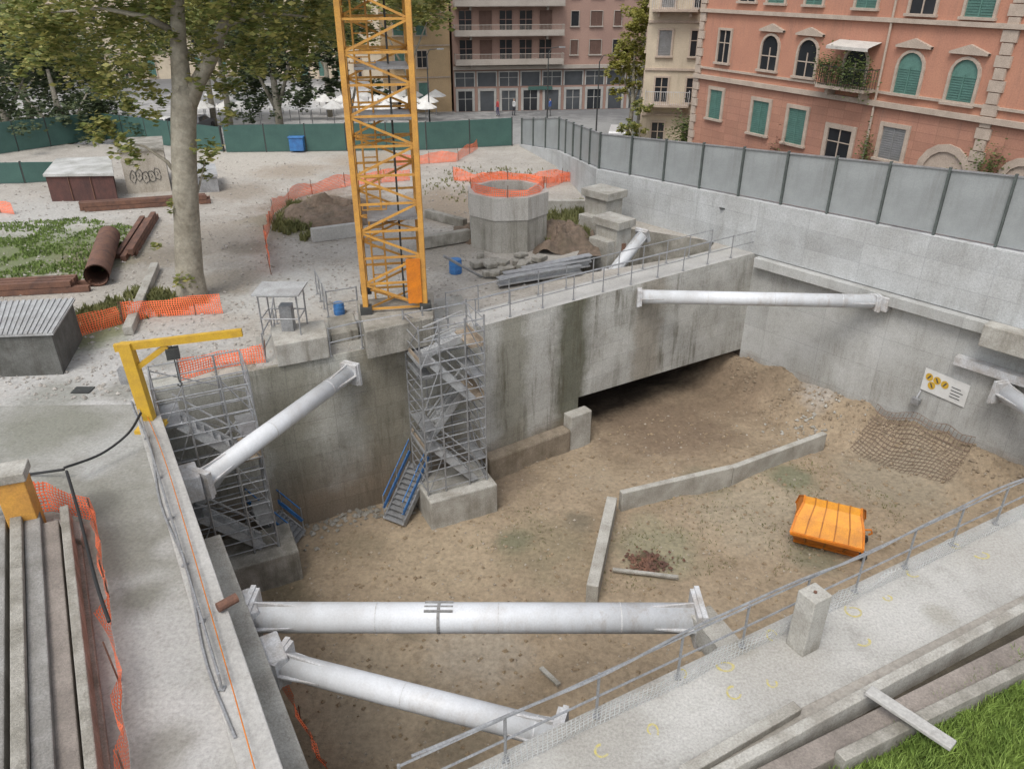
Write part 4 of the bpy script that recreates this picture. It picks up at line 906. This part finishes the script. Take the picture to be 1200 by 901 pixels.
# ---------------------------------------------------------------- buildings
G=glass("window_glass",(.06,.065,.07)); Gd=glass("dark_glass",(.02,.022,.025))
M_trim=mat("cream_stone_trim",(.51,.42,.34),(.42,.34,.275),2,bump=.05)
M_shg=mat("green_shutter",(.12,.25,.21),(.09,.19,.155),2,rough=.6,bump=.02)
M_shy=mat("grey_shutter",(.28,.28,.28),(.23,.23,.22),2,rough=.6)
class Fac:
    def __init__(s,A,B,out):
        s.A=V(A[0],A[1]); s.d=(V(B[0],B[1])-s.A); s.L=s.d.length; s.d.normalize(); s.n=V(out[0],out[1]).normalized(); s.rz=math.atan2(s.d.y,s.d.x)
    def p(s,x,z,o=0): return s.A+s.d*x+s.n*o+V(0,0,z)
    def sz(s,u,v):
        w=W(u,v,s.A,s.A+s.d*s.L); return (atz(w,0)-s.A).dot(s.d),w.z
    def rect(s,b,x0,x1,z0,z1,o0,o1,mi=0):
        vs=[s.p(x,z,o) for o in(o0,o1) for z in(z0,z1) for x in(x0,x1)]
        b.add(vs,[(0,1,3,2),(4,6,7,5),(0,4,5,1),(2,3,7,6),(0,2,6,4),(1,5,7,3)],mi)
    def window(s,par,x,z0,z1,w,arch=False,shut=None,trim=M_trim,gl=G,tw=.13,sill=True,head=False,bars=True):
        e=E("window",s.p(x,z0,0)); e.parent=par; M=WM[e.name]; e.matrix_basis=WM[par.name].inverted()@M
        zz=z1-w/2 if arch else z1
        pan=[s.p(x-w/2,z0,.02),s.p(x+w/2,z0,.02)]
        if arch: pan+=[s.p(x+math.cos(a*math.pi/8)*w/2,zz+math.sin(a*math.pi/8)*w/2,.02) for a in range(9)]
        else: pan+=[s.p(x+w/2,z1,.02),s.p(x-w/2,z1,.02)]
        b=MB(); b.add(pan,[list(range(len(pan)))]); 
        b.out("pane",shut if shut else gl,parent=e)
        b=MB(); s.rect(b,x-w/2-tw,x-w/2,z0,zz,0,.11); s.rect(b,x+w/2,x+w/2+tw,z0,zz,0,.11)
        if arch:
            for a in range(8):
                a0,a1=a*math.pi/8,(a+1)*math.pi/8; r0,r1=w/2,w/2+tw
                vs=[s.p(x+math.cos(t)*r,zz+math.sin(t)*r,o) for o in(0,.11) for t,r in((a0,r0),(a1,r0),(a1,r1),(a0,r1))]
                b.add(vs,[(0,1,2,3),(4,7,6,5),(0,4,5,1),(2,6,7,3),(1,5,6,2),(0,3,7,4)])
        else: s.rect(b,x-w/2-tw,x+w/2+tw,z1,z1+tw,0,.115)
        if sill: s.rect(b,x-w/2-tw-.06,x+w/2+tw+.06,z0-.12,z0,0,.2)
        if head:
            vs=[s.p(x-w/2-.3,z1+.3,.2),s.p(x,z1+.62,.2),s.p(x+w/2+.3,z1+.3,.2),s.p(x-w/2-.3,z1+.2,.2),s.p(x+w/2+.3,z1+.2,.2)]
            vs2=[v-s.n*.2 for v in vs]; b.add(vs+vs2,[(0,3,4,2,1),(5,6,7,9,8),(0,1,6,5),(1,2,7,6),(3,8,9,4)])
        b.out("frame",trim,parent=e)
        b=MB()
        if shut:
            s.rect(b,x-.025,x+.025,z0,zz,.03,.07)
            k=z0+.1
            while k<zz-.05: s.rect(b,x-w/2+.05,x-.05,k,k+.03,.022,.05); s.rect(b,x+.05,x+w/2-.05,k,k+.03,.022,.05); k+=.11
            b.out("shutter",shut,parent=e)
        elif bars:
            s.rect(b,x-.03,x+.03,z0,zz,.025,.06); s.rect(b,x-w/2,x+w/2,z0+(zz-z0)*.6,z0+(zz-z0)*.6+.05,.025,.058); b.out("glazing_bar",trim,parent=e)
        return e
    def band(s,par,z0,z1,o,m,x0=0,x1=None,name="cornice"):
        b=MB(); s.rect(b,x0,s.L if x1 is None else x1,z0,z1,0,o); return b.out(name,m,parent=par,rot=s.rz)
    def balcony(s,par,x,z,w,dep=.9,m=M_trim,mr=M_dark):
        e=E("balcony",s.p(x,z,0)); e.parent=par; M=WM[e.name]; e.matrix_basis=WM[par.name].inverted()@M
        b=MB(); s.rect(b,x-w/2,x+w/2,z-.15,z,0,dep)
        for k in(-.35,.35): s.rect(b,x+w*k-.1,x+w*k+.1,z-.5,z-.15,0,dep*.6)
        b.out("slab",m,parent=e)
        b=MB(); s.rect(b,x-w/2,x+w/2,z+.9,z+.95,dep-.06,dep-.01)
        n=int(w/.14)
        for k in range(n+1): xx=x-w/2+w*k/n; b.beam(s.p(xx,z,dep-.035),s.p(xx,z+.9,dep-.035),.022,.022)
        for xx in(x-w/2,x+w/2):
            b.beam(s.p(xx,z+.92,0),s.p(xx,z+.92,dep),.04,.04)
            for k in range(5): b.beam(s.p(xx,z,dep*k/5),s.p(xx,z+.9,dep*k/5),.022,.022)
        b.out("balustrade",mr,parent=e)
        return e
def body(name,A,B,out,dep,z0,z1,m,seam=None):
    A=V(A[0],A[1]);B=V(B[0],B[1]); n=V(out[0],out[1]).normalized(); e=E(name,atz((A+B)/2-n*dep/2,z0))
    d=B-A; b=MB(); b.prism([A,B,B-n*dep,A-n*dep],z0,z1); b.out("wall",m,parent=e,rot=math.atan2(d.y,d.x))
    b=MB(); ex=d.normalized()*.4; b.prism([A+n*.4-ex,B+n*.4+ex,B-n*(dep+.4)+ex,A-n*(dep+.4)-ex],z1+.002,z1+.35); b.out("roof",M_trim,parent=e)
    return e
A=V(11.9,53.3); dd=V(10.1,-19).normalized(); Bp=A+dd*33; no=V(-.883,-.469)
M_pink=mat("terracotta_render",(.50,.245,.16),(.43,.205,.14),.5,streak=(.31,.175,.125),sk=.7,bump=.06,fine=14,fv=.2)
M_pink2=mat("rusticated_terracotta_render",(.46,.235,.16),(.39,.195,.14),.5,seam=(1.1,.42,.7),streak=(.29,.17,.125),sk=.65,bump=.06,fine=14,fv=.2)
pk=body("salmon_house",A,Bp,no,14,-3,15,M_pink)
F=Fac(A,Bp,no)
zc_l=F.sz(950,112)[1]; 
F.band(pk,-3,zc_l-.02,.012,M_pink2,name="rusticated_base")
F.band(pk,zc_l,zc_l+.25,.22,M_trim); F.band(pk,zc_l+.6,zc_l+.72,.12,M_trim,name="string_course")
z2=F.sz(1072,28)[1]; F.band(pk,z2,z2+.2,.2,M_trim)
def wpx(u0,u1,vt,vb,**k):
    uc=(u0+u1)/2; x,zt=F.sz(uc,vt); _,zb=F.sz(uc,vb); xa=F.sz(u0,(vt+vb)/2)[0]; xb=F.sz(u1,(vt+vb)/2)[0]
    return F.window(pk,x,zb,zt,abs(xb-xa),**k),x,zb,zt
for a in [(896,915,42,83,None),(939,961,47,91,None),(1057,1086,62,112,M_shg),(1120,1152,70,123,M_shg)]:
    wpx(*a[:4],arch=True,shut=a[4],gl=Gd,head=True)
_,x,zb,zt=wpx(994,1020,57,101,arch=True,gl=Gd,head=False,sill=False)
bal=F.balcony(pk,x,zb-.05,3.1,1.0)
b=MB(); b.add([F.p(x-1.3,zt+.35,.02),F.p(x+1.3,zt+.35,.02),F.p(x+1.3,zt+.1,.95),F.p(x-1.3,zt+.1,.95),F.p(x+1.3,zt-.05,.95),F.p(x-1.3,zt-.05,.95)],[(0,1,2,3),(3,2,4,5)]); b.out("awning",mat("awning_cloth",(.6,.57,.52),(.5,.47,.43),2),parent=pk)
def foliage(c,sx,sy,sz,n,m,ls,par,name="plant"):
    b=MB(); c=Vector(c)
    b.chain([c-V(0,0,sz*1.6),c+V(0,0,sz*.5)],.02,5)
    for _ in range(n):
        p=c+V(random.gauss(0,sx),random.gauss(0,sy),random.gauss(0,sz)); q=Matrix.Rotation(U(0,6.28),3,'Z')@Matrix.Rotation(U(-1,1),3,'X'); h=ls*U(.5,1.3); a=q@V(h,0,0); d=q@V(0,h,0); o=len(b.v); b.v+=[p-a,p-d*.6,p+a,p+d*.6]; b.f.append([o,o+1,o+2,o+3]); b.m.append(0 if R()<.7 else 1)
    return b.out(name,m)
MP=[leafm("pot_plant_leaves",(.12,.17,.05),(.07,.11,.03)),leafm("pot_plant_leaves_light",(.22,.26,.09),(.15,.19,.06))]
for k in range(8): T(foliage(F.p(x-1.45+.42*k,zb+.55+U(-.15,.3),.88),.22,.2,.4,280,MP,.07,None),"bushy potted plant on the salmon house balcony","plant","potted plants on the balcony")
for a in [(834,848,106,140,M_shg),(884,903,119,158,M_shg),(926,947,128,170,M_shg),(1036,1064,150,189,M_shy)]: wpx(*a[:4],shut=a[4],tw=.2)
wpx(972,1000,152,192,gl=Gd,sill=False,tw=.25)
T(foliage(F.p(F.sz(912,180)[0],F.sz(912,180)[1],.3),.35,.35,.5,350,[M_rust,MP[0]],.08,None),"brownish climbing shrub on the salmon facade","plant")
T(foliage(F.p(F.sz(1165,195)[0],F.sz(1165,195)[1],.3),.6,.3,.5,600,MP,.08,None),"ivy hanging over the salmon house gate","plant")
T(foliage(F.p(F.sz(1018,180)[0],F.sz(1018,180)[1],.3),.2,.2,.6,400,MP,.07,None),"green climbing plant beside the salmon house door","plant")
wpx(845,858,36,74,gl=Gd)
for j,a in enumerate([(872,890,-30,2),(905,925,-30,4),(950,970,-28,6),(1010,1035,-28,10),(1076,1106,-30,17),(1142,1177,-28,21)]): wpx(*a,shut=[None,M_shg,M_shg,M_shg,None,M_shg][j],gl=Gd)
for a in [(1085,1138,178,232),(1180,1225,195,250)]: wpx(*a,arch=True,gl=M_trim,trim=M_trim,tw=.35,sill=False,bars=False)
xd=F.sz(1027,120)[0]; b=MB(); b.chain([F.p(xd,-3,.12),F.p(xd,14.8,.12)],.06,8); b.out("drain_pipe",M_trim,parent=pk)
xq,_z=F.sz(1172,90); b=MB(); k=-3
while k<14.5: F.rect(b,xq-.35 if int(k*2)%2 else xq-.25,xq+.35 if int(k*2)%2 else xq+.25,k,k+.46,0,.13); k+=.5
b.out("quoin",M_trim,parent=pk)
b=MB(); k=-3
while k<14.5: F.rect(b,0,.5 if int(k*2)%2 else .38,k,k+.46,0,.13); k+=.5
b.out("quoin",M_trim,parent=pk)
T(pk,"salmon pink house with arched windows and a planted balcony","house")
M_cream=mat("cream_render",(.57,.49,.37),(.48,.41,.31),.6,streak=(.34,.29,.22),sk=.5,bump=.05,fine=12,fv=.15)
ca,cbp=V(9.9,61.5),V(16.5,60.3); ch=body("cream_house",ca,cbp,V(-.18,-1),10,-3,14.5,M_cream)
F2=Fac(ca,cbp,V(-.18,-1))
for zz in(-1.6,1.6,4.8,8.0,11.2):
    for xx in(1.3,3.6):
        F2.window(ch,xx,zz,zz+1.7,.9,shut=M_shy if (zz>4 and xx<2) else None,gl=Gd)
    F2.band(ch,zz+2.2,zz+2.36,.12,M_trim,name="string_course")
F2.balcony(ch,1.8,1.5,3.2,1.1,M_trim,M_whiteb); F2.balcony(ch,1.8,7.9,3.2,1.1,M_trim,M_whiteb)
F2s=Fac(ca+V(1.7,9.84),ca,V(-.98,.18))
for zz in(-1.6,1.6,4.8,8.0):
    for xx in(2.5,6): F2s.window(ch,xx,zz,zz+1.6,.9,gl=Gd)
T(ch,"cream rendered house with balconies next to the salmon house","house")
T(foliage(V(12.6,58.5,-.4),.6,.4,.7,700,MP,.12,None),"green shrubs on the cream house terrace","plant")
b=MB(); b.prism([V(9.2,57.5),V(13,56.5),V(14,60),V(10,60.8)],-3,-1.2); b.box(V(11.1,57,-1.1),(4.2,.5,.2),-.26); T(b.out("garden_wall",M_cream),"low cream garden wall in front of the cream house","wall")
M_brk=mat("brown_pink_brick",(.34,.22,.175),(.29,.185,.15),.3,bump=.05,fine=8,fv=.15)
M_bal=mat("balcony_parapet",(.40,.355,.31),(.34,.30,.26),1,bump=.02)
a_,b_=V(-6.2,87),V(15.5,90); fb_=body("apartment_block",a_,b_,V(.137,-1),12,-3,17,M_brk)
F3=Fac(a_,b_,V(.137,-1))
M_shop=mat("pale_shop_frame",(.44,.43,.40),(.34,.33,.31),1,bump=.02)
for k in range(9):
    x=1.2+k*2.35
    F3.window(fb_,x,-2.95,-.9,1.5,gl=G if k%3 else Gd,trim=M_shop,tw=.25,sill=False,bars=(k%3!=1))
    F3.window(fb_,x,-.45,.95,1.95,gl=G,trim=M_shop,tw=.12,sill=False,bars=(k%2==0))
F3.band(fb_,1.25,1.6,.5,M_bal,name="canopy")
M_sb=mat("brown_roller_blind",(.19,.115,.09),(.15,.09,.07),1)
for fl in range(6):
    z=1.9+fl*2.75
    for k in range(4):
        F3.window(fb_,12.9+k*2.3,z+.7,z+2.1,1.25 if k%2 else .8,gl=Gd,shut=M_sb if R()<.6 else None,trim=M_bal,tw=.06,bars=False)
    for k in range(5): F3.window(fb_,1.4+k*2.1,z+.05,z+2.2,1.3,gl=Gd,shut=M_sb if R()<.4 else None,trim=M_brk,tw=.05,sill=False)
    e=F3.balcony(fb_,5.9,z,11.4,1.3,M_bal,M_bal)
    b=MB(); F3.rect(b,.25,11.55,z-.1,z+.45,1.24,1.32); b.out("parapet_panel",M_bal,parent=e)
T(fb_,"brown brick apartment block with long balconies and shops","apartment block")
b=MB(); F3.rect(b,8.0,10.6,-.85,-.5,.15,.3); T(b.out("shop_sign",M_green),"dark green shop fascia sign","sign")
M_och=mat("ochre_render",(.52,.375,.22),(.45,.325,.19),.5,bump=.05,fine=12,fv=.15)
def simple(name,A,B,out,dep,z1,m,label,floors,step=2.6,w=1.0,sh=None):
    h=body(name,A,B,out,dep,-3,z1,m); f=Fac(A,B,out); n=int((f.L-1)/step)
    for fl in range(floors):
        z=-2.4+fl*3.1
        for k in range(n):
            f.window(h,1.2+step*.3+k*step,z+.8 if fl else z-.2,z+2.4,w,gl=Gd,shut=(M_shg if R()<.4 else None) if sh is None else sh)
        f.band(h,z+2.85,z+2.97,.12,M_trim,name="string_course")
    T(h,label,"house"); return h
simple("ochre_house",V(-13.5,86),V(-6.5,87.5),V(.1,-1),12,16,M_och,"ochre rendered house with dark shutters",6,2.3)
simple("yellow_house",V(-34,118),V(-18,116),V(0,-1),12,15,M_cream,"pale yellow house across the square",5)
simple("cream_palace",V(-75,112),V(-36,120),V(.2,-1),14,12,M_cream,"long cream building beyond the park trees",4,3.2)
simple("ochre_house",V(-17,125),V(0,125),V(0,-1),12,18,M_och,"ochre house behind the square",6)
simple("rose_house",V(-125,95),V(-78,112),V(.3,-1),14,12,M_pink,"rose rendered building behind the park",4,3.4)
simple("ochre_house",V(16.5,96),V(30,94),V(0,-1),12,17,M_och,"ochre house at the end of the side street",6)

# ---------------------------------------------------------------- cars, parasols, lamps, people
M_tyre=M_black
def car(x,y,rz,col,label,z=-3.0,van=False):
    e=E("parked_car",V(x,y,z)); Rm=Matrix.Rotation(rz,3,'Z'); o=V(x,y,z)
    def q(a,b_,c): return o+Rm@V(a,b_,c)
    pm=mat("car_paint",col,tuple(c*.85 for c in col),1,rough=.3,bump=0,fv=.05)
    pr=[(-2.1,.3),(-2.1,.75),(-1.9,.95),(-1.5,1.0),(-1.1,1.4),(.4,1.42),(1.0,1.0),(1.85,.85),(2.1,.65),(2.1,.3)] if not van else [(-2.3,.3),(-2.3,1.9),(-2.2,2.0),(1.0,2.0),(1.6,1.2),(2.2,1.0),(2.3,.6),(2.3,.3)]
    n=len(pr); b=MB(); vs=[q(px,s*(.84 if pz<1.05 else .68),pz) for s in(-1,1) for px,pz in pr]
    b.add(vs,[list(range(n))[::-1],list(range(n,2*n))]+[[i,(i+1)%n,n+(i+1)%n,n+i] for i in range(n)]); b.out("body",pm,parent=e,bevel=.05)
    if not van:
        for s in(-1,1): b=MB(); b.add([q(-1.35,s*.845,1.02),q(.8,s*.845,1.02),q(.32,s*.70,1.36),q(-1.02,s*.70,1.36)],[(0,1,2,3)]); b.out("window",Gd,parent=e)
        b=MB(); b.add([q(.47,-.6,1.39),q(.47,.6,1.39),q(.98,.7,1.03),q(.98,-.7,1.03)],[(0,1,2,3)]); b.out("windscreen",Gd,parent=e)
        b=MB(); b.add([q(-1.14,-.6,1.39),q(-1.14,.6,1.39),q(-1.5,.7,1.03),q(-1.5,-.7,1.03)],[(3,2,1,0)]); b.out("rear_window",Gd,parent=e)
    else:
        b=MB(); b.add([q(1.03,-.6,1.97),q(1.03,.6,1.97),q(1.61,.7,1.25),q(1.61,-.7,1.25)],[(0,1,2,3)]); b.out("windscreen",Gd,parent=e)
    for a in(-1.3,1.3):
        for s in(-.8,.8):
            b=MB(); b.tube(q(a,s-.1,.32),q(a,s+.1,.32),.32,14); b.out("wheel",M_tyre,parent=e)
    T(e,label,"car","cars parked around the square")
cols=[((.7,.7,.7),"white"),((.05,.05,.06),"black"),((.4,.41,.42),"silver"),((.35,.03,.03),"red"),((.05,.08,.2),"blue"),((.7,.7,.68),"white"),((.12,.12,.13),"dark grey")]
for i in range(7): c=cols[i%7]; car(-46+i*2.7,72+U(-.4,.4)+i*.6,1.5,c[0],"%s car parked by the park trees"%c[1])
car(8.8,66,1.4,(.6,.6,.6),"white van parked beside the cream house",van=True)
M_par=mat("white_canvas",(.78,.77,.74),(.68,.66,.62),1,bump=.03)
for i in range(48):
    x=-31+ (i%16)*1.75+U(-.4,.4); y=77+(i//16)*4.2+U(-.8,.8)
    if x>-7: continue
    e=E("parasol",V(x,y,-3)); b=MB(); b.tube(V(x,y,-3),V(x,y,-.6),.04,6); b.out("pole",M_galv,parent=e)
    b=MB(); b.chain([V(x,y,-1.1),V(x,y,-1.0),V(x,y,-.45)],[1.1,1.05,.05],8); b.out("canopy",M_par,parent=e); T(e,"white canvas parasol over cafe tables on the square","parasol","white parasols on the square")
for (x,y) in [(-8,78),(3.5,80),(-26,80),(7.6,72)]:
    e=E("street_lamp",V(x,y,-3)); b=MB(); b.chain([V(x,y,-3),V(x,y,-2),V(x,y,3.4),V(x+.3,y,3.9),V(x+1.1,y,4)],[.1,.07,.05,.04,.04],8); b.out("post",M_dark,parent=e); b=MB(); b.box(V(x+1.3,y,3.97),(.6,.25,.12)); b.out("lamp_head",M_galv,parent=e); T(e,"dark street lamp beside the square","street lamp","street lamps")
def person(x,y,z,rz,c1,c2,label):
    vs=[(0,0,.92),(0,0,1.15),(0,.0,1.4),(0,0,1.5),(0,.02,1.62),(0,.01,1.74),(.19,0,1.4),(.24,.02,1.12),(.25,.1,.88),(-.19,0,1.4),(-.24,0,1.12),(-.25,.02,.86),(.1,0,.86),(.11,.06,.48),(.11,-.02,.08),(.11,.12,.04),(-.1,0,.86),(-.11,-.04,.48),(-.11,-.14,.1),(-.11,-.02,.04)]
    ed=[(0,1),(1,2),(2,3),(3,4),(4,5),(2,6),(6,7),(7,8),(2,9),(9,10),(10,11),(0,12),(12,13),(13,14),(14,15),(0,16),(16,17),(17,18),(18,19)]
    rd=[.14,.13,.13,.055,.1,.08,.07,.05,.035,.07,.05,.035,.1,.065,.045,.04,.1,.065,.045,.04]
    me=bpy.data.meshes.new("person"); me.from_pydata(vs,ed,[]); o=bpy.data.objects.new("person",me); COL.objects.link(o); o.location=(x,y,z); o.rotation_euler=(0,0,rz); WM[o.name]=Matrix.Translation((x,y,z))
    o.modifiers.new("s",'SKIN')
    for i,sv in enumerate(me.skin_vertices[0].data): sv.radius=(rd[i],rd[i]*.8); sv.use_root=(i==0)
    o.modifiers.new("ss",'SUBSURF').levels=1
    m=bpy.data.materials.new("person_clothes"); m.use_nodes=True; N=m.node_tree.nodes; L=m.node_tree.links
    tc=N.new("ShaderNodeTexCoord"); sx=N.new("ShaderNodeSeparateXYZ"); L.new(tc.outputs["Object"],sx.inputs[0]); cr=N.new("ShaderNodeValToRGB"); cr.color_ramp.interpolation='CONSTANT'
    dv=N.new("ShaderNodeMath"); dv.operation='DIVIDE'; L.new(sx.outputs[2],dv.inputs[0]); dv.inputs[1].default_value=2; L.new(dv.outputs[0],cr.inputs[0])
    els=cr.color_ramp.elements; els[0].color=(.03,.02,.02,1); els[1].position=.05; els[1].color=c2+(1,)
    for p_,c in((.47,c1),(.745,(.45,.28,.2)),(.84,(.05,.03,.02))): q=els.new(p_); q.color=c+(1,)
    L.new(cr.outputs[0],N["Principled BSDF"].inputs["Base Color"]); me.materials.append(m)
    T(o,label,"person","pedestrians on the square")
person(-1.5,84.3,-3,2,(.4,.05,.05),(.05,.05,.12),"person in red top walking past the shops")
person(.2,84.5,-3,-1,(.5,.5,.5),(.04,.04,.05),"person in white shirt standing before the shops")
person(4.0,84.6,-3,1,(.05,.1,.3),(.1,.1,.1),"person in blue jacket near the shops")

# ---------------------------------------------------------------- light & camera
sc=bpy.context.scene
w=bpy.data.worlds.new("World"); sc.world=w; w.use_nodes=True; N=w.node_tree.nodes; L=w.node_tree.links
sky=N.new("ShaderNodeTexSky"); sky.sky_type='NISHITA'; sky.sun_disc=False; sky.sun_elevation=math.radians(58); sky.sun_rotation=math.radians(205); sky.dust_density=3
hs=N.new("ShaderNodeHueSaturation"); hs.inputs["Saturation"].default_value=.35; hs.inputs["Value"].default_value=1.5; L.new(sky.outputs[0],hs.inputs["Color"]); L.new(hs.outputs[0],N["Background"].inputs[0]); N["Background"].inputs[1].default_value=.15
sd=bpy.data.lights.new("Sun",'SUN'); sd.energy=1.5; sd.angle=math.radians(22); sd.color=(1,.965,.91); so=bpy.data.objects.new("Sun",sd); COL.objects.link(so)
el,az=math.radians(58),math.radians(205)
dirv=V(math.sin(az)*math.cos(el),math.cos(az)*math.cos(el),math.sin(el)); so.rotation_euler=dirv.to_track_quat('Z','Y').to_euler()
cd=bpy.data.cameras.new("Camera"); co=bpy.data.objects.new("Camera",cd); COL.objects.link(co); co.location=(0,0,CH); co.rotation_euler=(math.radians(90-28),0,0)
cd.sensor_width=36; cd.lens=27; cd.clip_end=3000; cd.clip_start=.1; sc.camera=co
sc.view_settings.view_transform='Standard'; sc.view_settings.look='None'; sc.view_settings.exposure=0
